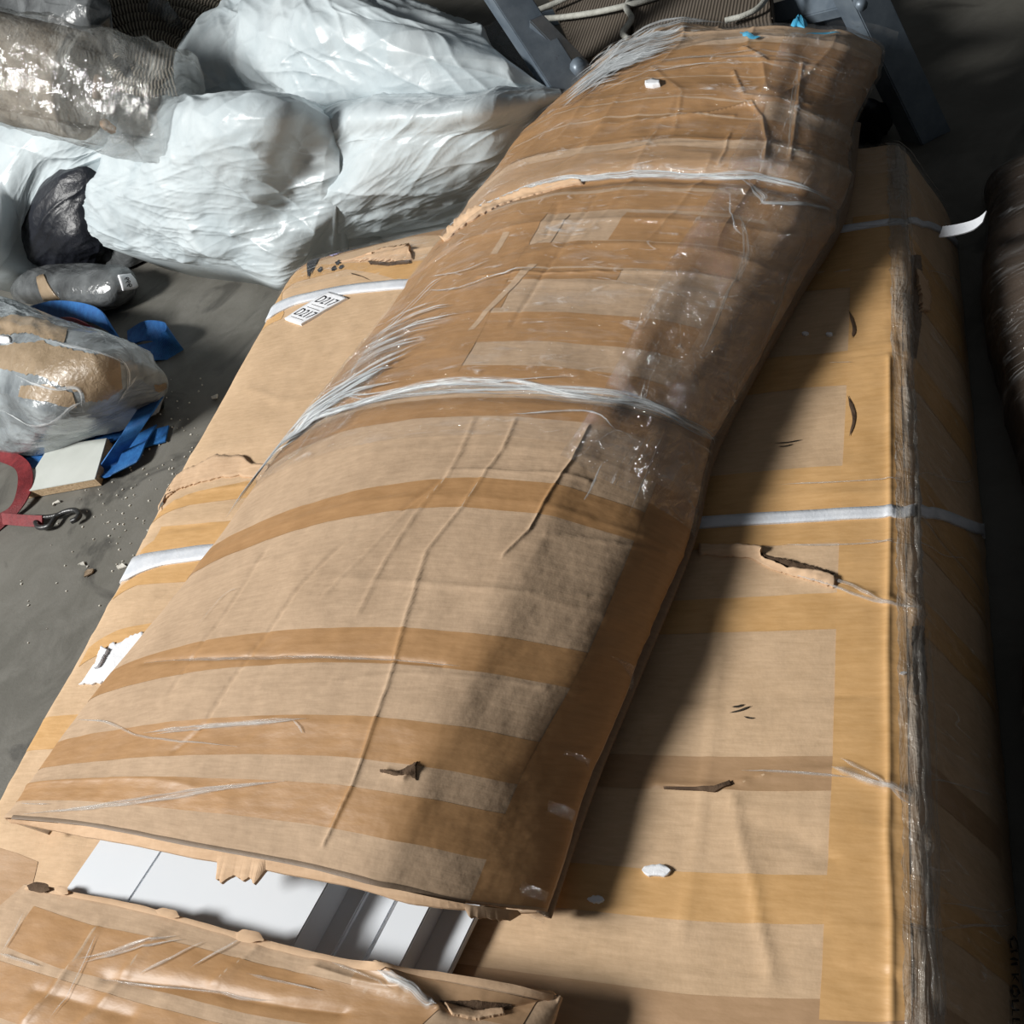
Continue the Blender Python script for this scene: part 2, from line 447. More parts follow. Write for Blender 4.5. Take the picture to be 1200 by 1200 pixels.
M_CARD = cardboard('kraft_cardboard', (.38, .262, .168), (.52, .37, .245))
M_CARD2 = cardboard('kraft_cardboard_yellowish', (.49, .335, .20), (.64, .45, .285))
M_CARDIN = cardboard('torn_cardboard_inside', (.50, .33, .20), (.66, .46, .30), .1, .9)
M_CARDDARK = cardboard('dark_brown_cardboard', (.15, .105, .07), (.22, .155, .105), .4, .55)  # a plain darker brown of the kraft board
M_CARDBLACK = cardboard('shade_darkened_cardboard', (.05, .036, .026), (.085, .06, .043), .4, .5)  # near-black tone puts the big carton's shadow into the colour
M_TAPE = tape_mat('brown_packing_tape', (.34, .185, .078), (.43, .243, .110), .48)
M_TAPE2 = tape_mat('orange_packing_tape', (.53, .305, .12), (.66, .40, .178), .45)
M_TAPE3 = tape_mat('tan_packing_tape', (.38, .235, .125), (.46, .29, .165), .45)
M_FILM = film_mat('stretch_film', .012, .16, gloss=.06)
M_FILMD = film_mat('stretch_film_dense', .14, .75, (5, 60, 1), (.86, .9, .93), .14, .7, 0, .42, .70, .14)
M_FILMC = film_mat('stretch_film_sparkling', .03, .32, (36, 12, 1), (.80, .80, .79), .05, 1.0, .35, .60, .76, .16, .5, .022)
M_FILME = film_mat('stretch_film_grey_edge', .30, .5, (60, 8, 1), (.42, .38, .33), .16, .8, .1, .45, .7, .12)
M_STRAND = strand_mat('gathered_film', (.62, .66, .68), (.85, .88, .9), .95)
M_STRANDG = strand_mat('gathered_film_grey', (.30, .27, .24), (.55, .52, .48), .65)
M_CREASE = strand_mat('film_crease', (.66, .60, .53), (.88, .86, .84), .75)
M_WHITE = plastic('white_sack_plastic', (.46, .525, .555), (.58, .64, .665), .34, 6, .22, .5)
M_BLACK = plastic('black_sack_plastic', (.008, .009, .013), (.015, .017, .024), .4, 8, .5, .4)
M_GREYFILM = film_mat('grey_wrapping_film', .5, .5, (9, 20, 1), (.22, .24, .25), .14, .8, .4)
M_CLEARBAG = film_mat('clear_bag_film', .16, .4, (8, 14, 1), (.62, .63, .60), .10, .8, .6, .5, .75, .16)
M_STRAP = plastic('white_strapping', (.62, .65, .70), (.76, .78, .82), .4, 30, .15, .4)
M_PAPER = plastic('white_paper', (.78, .79, .82), (.86, .87, .9), .7, 20, .2, .2)
M_INK = plastic('black_ink', (.012, .012, .016), (.03, .03, .035), .6, 20, .1, .2)
M_INKF = plastic('faded_ink', (.03, .025, .02), (.05, .04, .03), .7, 20, .1, .2)
M_PURPLE = plastic('purple_marking', (.33, .28, .55), (.6, .56, .8), .5, 90, .1, .3)
M_PANEL = plastic('white_laminate', (.68, .71, .75), (.72, .75, .79), .35, 3, .02, .35)
M_BLUE = plastic('blue_webbing', (.012, .08, .26), (.025, .14, .38), .6, 40, .3, .3)
M_RED = plastic('red_webbing', (.12, .010, .014), (.20, .020, .024), .6, 40, .3, .3)
M_HOOK = plastic('black_hook_steel', (.012, .013, .013), (.03, .03, .03), .35, 30, .2, .5)
M_CORD = plastic('pale_cord', (.40, .40, .36), (.55, .55, .50), .7, 60, .4, .3)
M_LIGHTBLUE = plastic('light_blue_tape', (.06, .38, .62), (.14, .5, .75), .4, 40, .3, .4)
M_TEARSHADE = plastic('tear_shadowed_layer', (.07, .045, .03), (.13, .085, .055), .9, 40, .3, .1)  # painted dark for the shade inside rips, slits and punctures
M_SILVER = plastic('silver_grey_film', (.13, .145, .155), (.42, .46, .48), .16, 7, .7, .8)
M_SHADEFILM = plastic('shade_toned_grey_film', (.05, .053, .055), (.17, .18, .185), .2, 8, .6, .7)  # grey film darkened in colour to stand in for shade on the parcels
M_BROWNPAPER = plastic('brown_wrapping_tape', (.26, .19, .12), (.36, .27, .18), .32, 14, .5, .5)

def chipboard():
    t = NT('chipboard_core'); ob = t.coord('Object')
    v = t.noise(ob, 220, 4, .7)
    return t.done(t.bsdf(t.mix(t.ramp(v, [(.35, 0), (.65, 1)]), (.30, .20, .11), (.58, .43, .27)), .9, t.bump(v, .5, .004)))
M_CHIP = chipboard()
def steel():
    t = NT('blue_grey_painted_steel'); ob = t.coord('Object')
    n = t.noise(ob, 14, 6, .65)
    col = t.mix(t.ramp(n, [(.4, 0), (.7, 1)]), (.13, .165, .205), (.22, .265, .31))
    rust = t.ramp(t.noise(ob, 35, 6, .7), [(.66, 0), (.74, 1)])
    col = t.mix(t.math('MULTIPLY', rust, .6), col, (.05, .035, .03))
    return t.done(t.bsdf(col, .42, t.bump(n, .1, .003), .5, .25))
M_STEEL = steel()
def ribbed():
    t = NT('grey_corrugated_board'); uv = t.coord('Object', (1, 1, 1))
    wv = t.add('ShaderNodeTexWave', wave_type='BANDS', bands_direction='X'); wv.inputs['Scale'].default_value = 46
    wv.inputs['Distortion'].default_value = .4; t.l(uv, wv.inputs['Vector'])
    col = t.mix(t.math('MULTIPLY', wv.outputs['Fac'], .7), (.11, .09, .072), (.19, .16, .13))
    col = t.mix(t.ramp(t.noise(uv, 8, 5), [(.45, 0), (.75, .5)]), col, (.10, .08, .06))
    return t.done(t.bsdf(col, .85, t.bump(wv.outputs['Fac'], .4, .006), .2))
M_RIB = ribbed()
def straw():
    t = NT('woven_straw'); uv = t.coord('UV', (90, 1, 1))
    wv = t.add('ShaderNodeTexWave', wave_type='BANDS', bands_direction='X'); wv.inputs['Scale'].default_value = .35
    t.l(uv, wv.inputs['Vector'])
    col = t.mix(wv.outputs['Fac'], (.06, .05, .04), (.36, .31, .24))
    return t.done(t.bsdf(col, .8, t.bump(wv.outputs['Fac'], .8, .01), .3))
M_STRAW = straw()
def carpet():
    t = NT('beige_roll'); ob = t.coord('Object')
    n = t.noise(ob, 26, 6, .7)
    col = t.mix(t.ramp(n, [(.35, 0), (.65, 1)]), (.24, .20, .155), (.44, .385, .31))
    return t.done(t.bsdf(col, .7, t.bump(n, .5, .01), .3))
M_ROLL = carpet()
def concrete():
    t = NT('grey_concrete'); ob = t.coord('Object')
    big = t.noise(ob, 1.6, 6, .62); mid = t.noise(ob, 9, 6, .65, .6); fine = t.noise(ob, 140, 4, .7)
    col = t.mix(t.ramp(big, [(.35, 0), (.68, 1)]), (.082, .078, .066), (.148, .142, .124))
    col = t.mix(t.ramp(mid, [(.42, 0), (.66, .55)]), col, (.175, .168, .150))
    st = t.ramp(t.noise(ob, 2.8, 5, .6, 1.5), [(.57, 0), (.64, 1)])
    col = t.mix(t.math('MULTIPLY', st, .6), col, (.035, .033, .030))
    sp = t.ramp(fine, [(.69, 0), (.76, 1)])
    col = t.mix(t.math('MULTIPLY', sp, .45), col, (.34, .33, .30))
    n = t.bump(mid, .15, .01); n = t.bump(fine, .2, .003, n)
    return t.done(t.bsdf(col, t.ramp(big, [(.3, .7), (.7, .48)]), n, .4))
M_FLOOR = concrete()
def wallmat():
    t = NT('dark_plaster'); ob = t.coord('Object')
    n = t.noise(ob, 3, 6, .65)
    return t.done(t.bsdf(t.mix(n, (.035, .038, .034), (.075, .078, .07)), .9, t.bump(n, .2, .01), .2))
M_WALL = wallmat()

# ------------------------------------------------------------------ the setting
def struct(name, V, Fc, mat, label, cat):
    o = mesh(name, V, Fc, mat, None, np.array(V)[:, :2], False); return tag(o, label, cat, None, 'structure')
def box_v(x0, x1, y0, y1, z0, z1):
    V = [(x, y, z) for z in (z0, z1) for y in (y0, y1) for x in (x0, x1)]
    return V, [(0, 2, 3, 1), (4, 5, 7, 6), (0, 1, 5, 4), (2, 6, 7, 3), (0, 4, 6, 2), (1, 3, 7, 5)]
V, Fc = box_v(-7, 5, -7, 8, -.2, 0)
struct('floor', V, Fc, M_FLOOR, 'stained grey concrete warehouse floor', 'floor')
V, Fc = box_v(-7, 5, 8, 8.2, 0, 4.5)
struct('wall_back', V, Fc, M_WALL, 'dark back wall of the store room', 'wall')

# ------------------------------------------------------------------ big lower carton
XL, XR, HT = -1.272, -.062, .206
def lower_ctrl():
    rows = []
    prof = [(XL + .02, 0), (XL - .012, .07), (XL - .006, .15), (XL + .006, .188), (XL + .045, .204), (-1.0, .207), (-.75, .204), (-.5, .206), (-.25, .207),
            (XR - .055, .208), (XR - .012, .205), (XR + .006, .193), (XR + .028, .14), (XR + .058, .06), (XR + .07, 0)]
    st = [(-.36, 0), (-.362, .5), (-.35, .93), (-.32, 1), (-.1, 1), (.2, 1), (.5, 1), (.8, 1), (1.1, 1), (1.35, 1), (1.50, .99), (1.575, .93), (1.617, .74), (1.632, .40), (1.635, 0)]
    for y, k in st:
        r = []
        for i, (x, z) in enumerate(prof):
            sx = 0
            if y > 1.55:                         # rounded far corners
                f = (y - 1.55) / .085
                if i < 5: sx = .055 * f * f
                if i > 8: sx = -.05 * f * f
            yy = y
            if y > 1.3 and i > 8: yy = y - .055 * (y - 1.3) / .33
            r.append((x + sx, yy, z * k))
        rows.append(r)
    return rows
CREASE_L = [  # pixel polylines, height, width : folds pressed into the lower carton
    ([(770, 922), (850, 925), (900, 908), (990, 905), (1060, 925)], .006, .006),
    ([(820, 650), (890, 648), (980, 690), (1078, 718)], .006, .006),
    ([(750, 826), (840, 820), (1060, 812)], -.004, .006),
    ([(840, 730), (838, 830), (830, 900), (815, 1000), (800, 1100)], .0025, .006),
    ([(860, 935), (868, 985), (885, 1040), (890, 1080), (905, 1140)], .0045, .007),
    ([(865, 960), (920, 975), (975, 1005)], -.0035, .008),
    ([(745, 1125), (860, 1135), (1050, 1145)], -.0035, .006),
    ([(1042, 420), (1043, 600), (1040, 760), (1042, 900), (1040, 980), (1045, 1080), (1045, 1200)], .005, .005),
    ([(870, 320), (960, 322), (1050, 318)], .004, .006),
    ([(880, 425), (960, 420), (1050, 405)], .004, .006),
    ([(870, 585), (1050, 580)], .003, .006),
    ([(900, 1140), (980, 1090), (1050, 1085)], .003, .01),
    ([(1072, 300), (1070, 450), (1072, 600), (1075, 700)], -.005, .004),
    ([(1076, 740), (1080, 860), (1086, 1000), (1092, 1190)], -.004, .004),
    ([(172, 628), (240, 615), (300, 600)], -.005, .006),
    ([(175, 600), (240, 575), (290, 570)], .004, .006),
    ([(430, 305), (490, 295), (520, 290)], .008, .006),
    ([(290, 455), (330, 470), (420, 462)], .003, .008),
]
def lower_disp(n):
    D = .004 * (fbm(n.A * 4, n.B * 4, 3) - .5) * 2 + .0012 * (fbm(n.A * 22, n.B * 22, 8) - .5) * 2
    # soft cross buckles of the board
    D += .0016 * np.power(ridged(n.A * 1.6 + 3, n.B * 13 + .6 * fbm(n.A * 3, n.B * 3, 9, 2), 21), 4)
    for pts, h, wd in CREASE_L:
        D += .7 * h * np.exp(-(seg_dist(n.A, n.B, n.ab(pts)) / (wd * .7)) ** 1.1)
    # scuffed long edge
    eu = np.abs(n.gu - 10.6)[None, :]
    D += np.where(eu < 1.2, .006 * (fbm(n.A * 60, n.B * 26, 14) - .45), 0) * (1 - np.clip(eu / 1.2, 0, 1))
    return D
LOW = Net(lower_ctrl(), 520, 560, lower_disp)
carton = thing('flat_carton', 'wide flat kraft carton lying on the floor, strapped with white bands', 'carton', (-.66, .6, 0))
LOW.build('body', M_CARD2, carton, base=0.0, tuck=.01)

def lband(y0, y1, mat=M_TAPE2, u0=.6, u1=14, dy=0, x=(900, 1050), seed=0, left=None):
    t = [(x[0], y0 + dy), (x[1], y0)]; b = [(x[0], y1 + dy), (x[1], y1)]
    LOW.band('tape_strip', t, b, mat, carton, u0, u1, m=16, n=300, off=.0005)
# tape round the carton, visible right of the upper carton
lband(268, 342, M_TAPE2, 8.0, 13.6, 4)
lband(412, 452, M_TAPE2, 7.5, 13.4, 8)
lband(548, 598, M_TAPE2, 4.0, 13.5, 4)
lband(602, 636, M_TAPE2, 4.0, 13.5, 4)
lband(694, 735, M_TAPE2, 5.0, 13.6, 5)
lband(884, 922, M_TAPE3, 5.0, 13.2, 2, (790, 1050))
lband(1022, 1078, M_TAPE2, 5.0, 13.6, 0, (800, 1050))
lband(1165, 1230, M_TAPE3, 4.0, 13.6, 0, (800, 1050))
# long strip along the edge
LOW.pixstrip('tape_strip', [(1000, 255), (996, 350), (992, 460), (985, 600), (980, 740), (975, 900), (968, 1050), (960, 1195)],
             [(1056, 255), (1058, 350), (1056, 460), (1060, 600), (1062, 740), (1064, 900), (1066, 1050), (1068, 1195)], M_TAPE2, carton, n=400, m=30, off=.0009)
# strips left of the upper carton
def lstrip(top, bot, mat=M_TAPE2, n=70, name='tape_strip', off=.0005, **k):
    return LOW.pixstrip(name, top, bot, mat, carton, n=n, m=14, off=off, **k)
lstrip([(322, 352), (345, 332), (420, 312), (500, 305)], [(306, 388), (335, 372), (420, 352), (500, 342)])
lstrip([(186, 602), (225, 578), (300, 562)], [(180, 612), (222, 592), (300, 582)])
lstrip([(166, 645), (190, 628), (262, 622)], [(158, 664), (180, 648), (262, 640)])
lstrip([(140, 690), (175, 668), (245, 655)], [(132, 703), (165, 684), (235, 672)])
lstrip([(104, 760), (140, 738), (190, 728)], [(92, 782), (128, 762), (180, 750)])
lstrip([(44, 848), (80, 838), (125, 836)], [(22, 890), (60, 878), (105, 872)])
lstrip([(-20, 985), (20, 1000), (45, 1010)], [(-40, 1075), (0, 1080), (30, 1070)], M_TAPE3)
lstrip([(352, 290), (400, 262), (470, 245), (540, 238)], [(338, 322), (400, 298), (470, 280), (520, 276)], M_TAPE)
# white plastic straps going round the carton
def strap_band(pts, wpx, u0, u1):
    t = [(x, y - wpx(x) / 2) for x, y in pts]; b = [(x, y + wpx(x) / 2) for x, y in pts]
    a, c = LOW.uvs(t), LOW.uvs(b)
    def line(q):
        q = q[np.argsort(q[:, 0])]; U = np.linspace(u0, u1, 240); return np.stack([U, np.interp(U, q[:, 0], q[:, 1])], 1)
    return LOW.patch('strap', line(a), line(c), M_STRAP, carton, n=240, m=4, off=.0032, label='white plastic strapping band')
strap_band([(318, 368), (345, 353), (400, 341), (490, 333), (985, 270), (1060, 263), (1080, 264), (1130, 288)], lambda x: 10 if x < 600 else 7, .3, 13.9)
strap_band([(150, 672), (190, 655), (240, 648), (815, 614), (930, 607), (1060, 602), (1085, 602), (1150, 620)], lambda x: 17 if x < 600 else 13, .3, 13.9)
# loose tail of the upper strap
p = [at_dist(1103, 272, 1.615), at_dist(1118, 270, 1.60), at_dist(1135, 266, 1.59), at_dist(1146, 261, 1.585), at_dist(1154, 254, 1.585)]
ribbon_mesh('strap_tail', p, [RC @ np.array([.35, 1, 0])] * 5, .017, M_STRAP, carton, 24, .0012, label='curled loose end of a white strap')
# sticker with the number printed twice
LQ = np.array([(334.7, 375.2), (354, 382), (408, 350.8), (386.7, 344)])     # bottom-left, bottom-right, top-right, top-left
st = LOW.pixstrip('sticker', [LQ[0], LQ[3]], [LQ[1], LQ[2]], M_PAPER, carton, n=20, m=8, off=.0048, label='white sticker printed D217 twice')
def surf_text(net, body, quad, mat, parent, off, name='printed_text', size_fit=True):
    """lettering: quad = pixel corners bottom-left, bottom-right, top-right, top-left of the text box"""
    cu = bpy.data.curves.new('tmp', 'FONT'); cu.body = body; cu.size = 1; cu.resolution_u = 3
    ob = bpy.data.objects.new('tmp', cu); COL.objects.link(ob)
    dg = bpy.context.evaluated_depsgraph_get(); me = bpy.data.meshes.new_from_object(ob.evaluated_get(dg))
    co = np.array([v.co[:] for v in me.vertices]); Fc = [list(p.vertices) for p in me.polygons]
    bpy.data.objects.remove(ob); bpy.data.curves.remove(cu); bpy.data.meshes.remove(me)
    co = co[:, :2]; lo, hi = co.min(0), co.max(0); k = (co - lo) / (hi - lo)
    q = np.array(quad, float)
    PX = (q[0] * (1 - k[:, :1]) + q[1] * k[:, :1]) * (1 - k[:, 1:]) + (q[3] * (1 - k[:, :1]) + q[2] * k[:, :1]) * k[:, 1:]
    uv = net.uvs(PX); P = net.samp(net.P, uv[:, 0], uv[:, 1]) + net.samp(net.N, uv[:, 0], uv[:, 1]) * off
    return mesh(name, P, Fc, mat, parent, np.zeros((len(P), 2)), False)
def sub(q, a0, a1, b0, b1):
    f = lambda a, b: (q[0] * (1 - a) + q[1] * a) * (1 - b) + (q[3] * (1 - a) + q[2] * a) * b
    return [f(a0, b0), f(a1, b0), f(a1, b1), f(a0, b1)]
surf_text(LOW, 'D217', sub(LQ, .08, .94, .17, .40), M_INK, st, .0056)
surf_text(LOW, 'D217', sub(LQ, .08, .94, .64, .87), M_INK, st, .0056)
for b in (.10, .46, .56):
    q = sub(LQ, .15, .85, b, b + .008); LOW.pixstrip('printed_line', [q[0], q[1]], [q[3], q[2]], M_INKF, st, n=8, m=2, off=.0054)
# faint lettering on the shaded side
surf_text(LOW, 'CHI KOLLEY', [(1181, 1098), (1184, 1215), (1193, 1215), (1190, 1098)], M_INKF, carton, .002)
# handling marks and scribble near the far end
LOW.pixstrip('printed_mark', [(363, 305), (380, 297)], [(361, 325), (367, 318)], M_INK, carton, n=10, m=6, off=.002, jag=.3, label='black printed handling mark')
for k, (x, y) in enumerate(((372, 317), (388, 316), (393, 309), (397, 314))):
    LOW.pixstrip('printed_mark', [(x, y), (x + 5, y - 4)], [(x + 2, y + 3), (x + 6, y)], M_INK, carton, n=6, m=4, off=.002, jag=.4, seed=k)
LOW.pixstrip('scribble', [(387, 297), (404, 288), (422, 284)], [(389, 301), (406, 294), (424, 289)], M_PURPLE, carton, n=30, m=4, off=.002, jag=1.0, label='purple and white scribble')
LOW.pixstrip('tear', [(411, 320), (424, 324)], [(413, 322), (434, 329)], M_TEARSHADE, carton, n=10, m=3, off=.0015, jag=.4)
# torn surface layers
def flap(top, bot, mat, seed, lift_h, label=None, name='torn_flap', n=60, jag=.25, m=8):
    return LOW.pixstrip(name, top, bot, mat, carton, n=n, m=m, off=.0025, jag=jag, seed=seed, label=label,
                        lift=lambda a, b: lift_h * (1 - b) * (0.5 + fbm(a * 9 + 0 * b, b * 3 + 0 * a, seed, 3)))
flap([(186, 570), (215, 556), (235, 546), (255, 536), (275, 537), (285, 535), (296, 546), (318, 547)],
     [(180, 592), (215, 572), (240, 564), (260, 560), (280, 558), (292, 560), (305, 562), (318, 562)], M_CARDIN, 3, .005, 'ragged torn edge of paper layer', jag=.10)
flap([(205, 561), (232, 550), (246, 541), (256, 534)], [(203, 566), (232, 556), (247, 547), (258, 538)], M_TEARSHADE, 4, .001, None, 'tear', jag=.6)
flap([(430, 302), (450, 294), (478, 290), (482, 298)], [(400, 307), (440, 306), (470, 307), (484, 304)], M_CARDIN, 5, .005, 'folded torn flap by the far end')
flap([(432, 307), (455, 309), (480, 306)], [(434, 310), (455, 312), (482, 309)], M_TEARSHADE, 6, .001, None, 'tear')
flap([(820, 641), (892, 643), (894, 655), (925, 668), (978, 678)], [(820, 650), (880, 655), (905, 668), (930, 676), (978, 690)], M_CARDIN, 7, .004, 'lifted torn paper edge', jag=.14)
flap([(890, 642), (896, 652), (935, 662), (978, 674)], [(892, 647), (899, 660), (935, 667), (978, 677)], M_TEARSHADE, 8, .001, None, 'tear', jag=.4)
flap([(778, 922), (815, 923), (838, 922), (856, 916)], [(778, 924), (815, 927), (838, 929), (858, 920)], M_TEARSHADE, 9, .0004, 'dark slit torn in the cardboard', 'tear', jag=.05, n=40)
for k, (x, y, s) in enumerate(((770, 1021, 17), (699, 1055, 10), (944, 392, 4), (972, 393, 4), (1058, 790, 4), (767, 100, 0))):
    if s:
        a = np.linspace(0, 2 * np.pi, 18)[:-1]; rng = np.random.RandomState(k + 3)
        rr = s * (.7 + .5 * rng.rand(17))
        top = [(x - s, y)] + [(x + t, y - s * .42 * math.sqrt(max(0, 1 - (t / s) ** 2)) * (.7 + .5 * rng.rand())) for t in np.linspace(-s * .8, s * .8, 7)] + [(x + s, y)]
        bot = [(x - s, y)] + [(x + t, y + s * .45 * math.sqrt(max(0, 1 - (t / s) ** 2)) * (.7 + .5 * rng.rand())) for t in np.linspace(-s * .8, s * .8, 7)] + [(x + s, y)]
        LOW.pixstrip('torn_patch', top, bot, M_PAPER, carton, n=26, m=5, off=.0035, label='small white torn patch')
# scuffs on the board
for k, seg in enumerate((([(995, 365), (1001, 385), (999, 397)]), ([(994, 465), (1001, 490), (996, 512)]))):
    LOW.strand('tear', seg, .0022, M_TEARSHADE, carton, off=.002, n=20, seed=k)
for k, seg in enumerate(([(855, 836), (880, 828)], [(858, 829), (872, 826)], [(872, 840), (884, 842)], [(908, 520), (940, 516)], [(912, 524), (930, 521)])):
    LOW.strand('scuff', [seg[0], ((seg[0][0] + seg[1][0]) / 2, (seg[0][1] + seg[1][1]) / 2 + 1), seg[1]], .0012, M_INKF, carton, off=.0012, n=10, seed=k)
# grey tape bit stuck on the strap
LOW.pixstrip('tape_scrap', [(908, 598), (920, 594), (926, 602)], [(912, 606), (922, 613), (934, 608)], M_STRANDG, carton, n=12, m=5, off=.006, jag=.2)
# ruptured edge: exposed fluting and grey film gathered along it
LOW.pixstrip('torn_edge', [(1066, 300), (1068, 330), (1067, 380), (1068, 420)], [(1079, 300), (1081, 340), (1079, 380), (1073, 420)], M_CARDDARK, carton, n=60, m=6, off=.0012, jag=.12)
LOW.pixstrip('torn_edge', [(1071, 318), (1079, 325), (1086, 340), (1086, 366)], [(1072, 322), (1074, 335), (1076, 352), (1076, 366)], M_CARDIN, carton, n=30, m=6, off=.006, jag=.25)
LOW.pixstrip('torn_edge', [(1068, 735), (1069, 780), (1070, 815)], [(1083, 735), (1085, 780), (1084, 815)], M_CARDDARK, carton, n=60, m=6, off=.0012, jag=.1)
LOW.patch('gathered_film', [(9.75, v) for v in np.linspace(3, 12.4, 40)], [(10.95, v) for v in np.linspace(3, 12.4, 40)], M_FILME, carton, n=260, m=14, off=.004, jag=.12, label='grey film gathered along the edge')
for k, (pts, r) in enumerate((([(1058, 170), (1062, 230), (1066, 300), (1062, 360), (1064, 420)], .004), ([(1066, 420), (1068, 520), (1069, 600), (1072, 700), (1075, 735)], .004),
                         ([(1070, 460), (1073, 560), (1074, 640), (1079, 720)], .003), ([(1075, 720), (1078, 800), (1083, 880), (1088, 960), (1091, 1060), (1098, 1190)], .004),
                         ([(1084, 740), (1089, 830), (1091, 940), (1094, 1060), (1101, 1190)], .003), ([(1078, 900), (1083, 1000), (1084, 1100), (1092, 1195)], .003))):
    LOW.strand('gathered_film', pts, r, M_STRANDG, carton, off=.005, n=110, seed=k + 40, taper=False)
for k, (pts, r) in enumerate((([(975, 900), (1000, 908), (1030, 918), (1070, 935)], .006), ([(985, 890), (1010, 903), (1045, 925), (1068, 945)], .003), ([(940, 670), (990, 685), (1040, 705), (1082, 722)], .004),
                         ([(900, 662), (960, 682), (1030, 706), (1078, 716)], .0025), ([(870, 905), (940, 907), (1000, 912)], .002), ([(910, 570), (990, 566), (1060, 564)], .0015),
                         ([(915, 640), (980, 640), (1050, 634)], .002), ([(1010, 634), (1040, 636), (1060, 640)], .0015), ([(970, 427), (1000, 426)], .0012), ([(1055, 1085), (1100, 1090), (1180, 1080)], .0018),
                         ([(1100, 1060), (1150, 1066), (1190, 1062)], .0013), ([(1085, 916), (1120, 920), (1160, 932)], .0015), ([(1083, 320), (1120, 330), (1130, 350)], .0012),
                         ([(980, 268), (1030, 266), (1058, 258)], .002), ([(1065, 640), (1100, 650), (1130, 655)], .0014), ([(1070, 560), (1110, 563), (1140, 560)], .0014))):
    if len(pts) == 2: pts = [pts[0], ((pts[0][0] + pts[1][0]) / 2, (pts[0][1] + pts[1][1]) / 2), pts[1]]
    LOW.strand('film_crease', pts, r, M_CREASE, carton, off=.003, n=40, seed=k + 70)
# stretch film over the shaded long side and the far end
LOW.patch('stretch_film', [(10.7, .9 * k + 3) for k in range(12)], [(13.9, .9 * k + 3) for k in range(12)], M_FILM, carton, n=220, m=24, off=.0035, label='clear film wrapped over the long side')
LOW.patch('stretch_film', [(u, 9.6) for u in np.linspace(.3, 13.8, 20)], [(u, 13.6) for u in np.linspace(.3, 13.8, 20)], M_FILM, carton, n=200, m=40, off=.0045, label='clear film round the far end')
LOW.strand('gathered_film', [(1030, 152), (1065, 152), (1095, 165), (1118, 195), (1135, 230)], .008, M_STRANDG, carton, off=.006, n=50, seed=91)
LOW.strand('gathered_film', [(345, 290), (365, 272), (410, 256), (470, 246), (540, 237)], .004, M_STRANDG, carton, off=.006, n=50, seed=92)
# torn white paper stuck by the left edge
lstrip([(97, 801), (112, 778), (130, 758), (168, 741)], [(93, 803), (125, 801), (140, 785), (170, 745)], M_PAPER, 30, 'paper_scrap', .003, jag=.15, label='torn white paper label')
lstrip([(114, 786), (119, 768), (123, 760)], [(118, 784), (126, 770), (130, 764)], M_PAPER, 16, 'paper_scrap', .008, jag=.2)
# corner rip of the paper at the left edge
for k in range(5):
    LOW.strand('torn_fibre', [(196 + 2 * k, 566 + 3 * k), (186 + k, 576 + 3 * k), (176 + 3 * k, 580 + 5 * k)], .004, M_CARDIN, carton, off=.005, n=14, seed=k + 110)

# ------------------------------------------------------------------ torn upper carton
TOPZ = [  # rails left edge .. right lower edge for every station
    [(5, 958, .262), (110, 968, .300), (230, 990, .325), (340, 1010, .333), (440, 1035, .330), (548, 1058, .305), (640, 1068, .250)],
    [(52, 895, .264), (150, 880, .305), (270, 872, .335), (385, 873, .345), (500, 885, .342), (612, 905, .310), (692, 915, .250)],
    [(130, 790, .266), (215, 757, .312), (325, 740, .343), (440, 736, .353), (568, 744, .348), (688, 765, .313), (745, 785, .250)],
    [(243, 648, .268), (318, 606, .318), (420, 575, .348), (535, 560, .358), (652, 567, .351), (755, 600, .313), (808, 628, .250)],
    [(338, 518, .272), (405, 478, .322), (495, 460, .348), (600, 457, .357), (715, 467, .350), (797, 492, .315), (838, 516, .255)],
    [(440, 385, .272), (500, 345, .322), (575, 322, .350), (665, 316, .358), (790, 322, .352), (880, 340, .322), (926, 352, .260)],
    [(517, 284, .272), (565, 244, .325), (640, 220, .356), (740, 209, .366), (860, 211, .360), (950, 226, .335), (986, 246, .265)],
    [(625, 152, .285), (668, 120, .335), (740, 104, .366), (820, 97, .376), (905, 103, .368), (970, 120, .340), (1003, 136, .280)],
    [(684, 92, .295), (728, 62, .338), (790, 46, .362), (855, 44, .368), (930, 42, .368), (998, 50, .350), (1030, 66, .300)],
    [(700, 84, .26), (748, 44, .29), (800, 30, .30), (855, 34, .305), (930, 36, .305), (994, 42, .30), (1026, 60, .26)],
]
def RU(u):
    """rail number -> net column (two extra columns keep the long fold crisp)"""
    return float(np.interp(u, [0, 4, 4.66, 5, 5.34, 6, 7, 8], [0, 4, 5, 6, 7, 8, 9, 10]))
def sleeve_ctrl(rows, zb=.222):
    out = []
    for r in rows:
        r = [list(p) for p in r]
        r[4][2] += .001; r[5][2] -= .011; r[6][2] -= .004
        W = [at(*p) for p in r]
        c = np.mean(W, 0)
        l0 = W[0].copy(); l0 += .10 * (c - l0); l0[2] = zb
        r0 = W[-1].copy(); r0 += .16 * (c - r0); r0[2] = zb
        fa = W[3] * .34 + W[4] * .66; fb = W[4] * .66 + W[5] * .34
        fa = fa + [0, 0, .002]; fb = fb + [0, 0, .003]
        out.append([l0] + W[:4] + [fa, W[4], fb] + W[5:] + [r0])
    return out
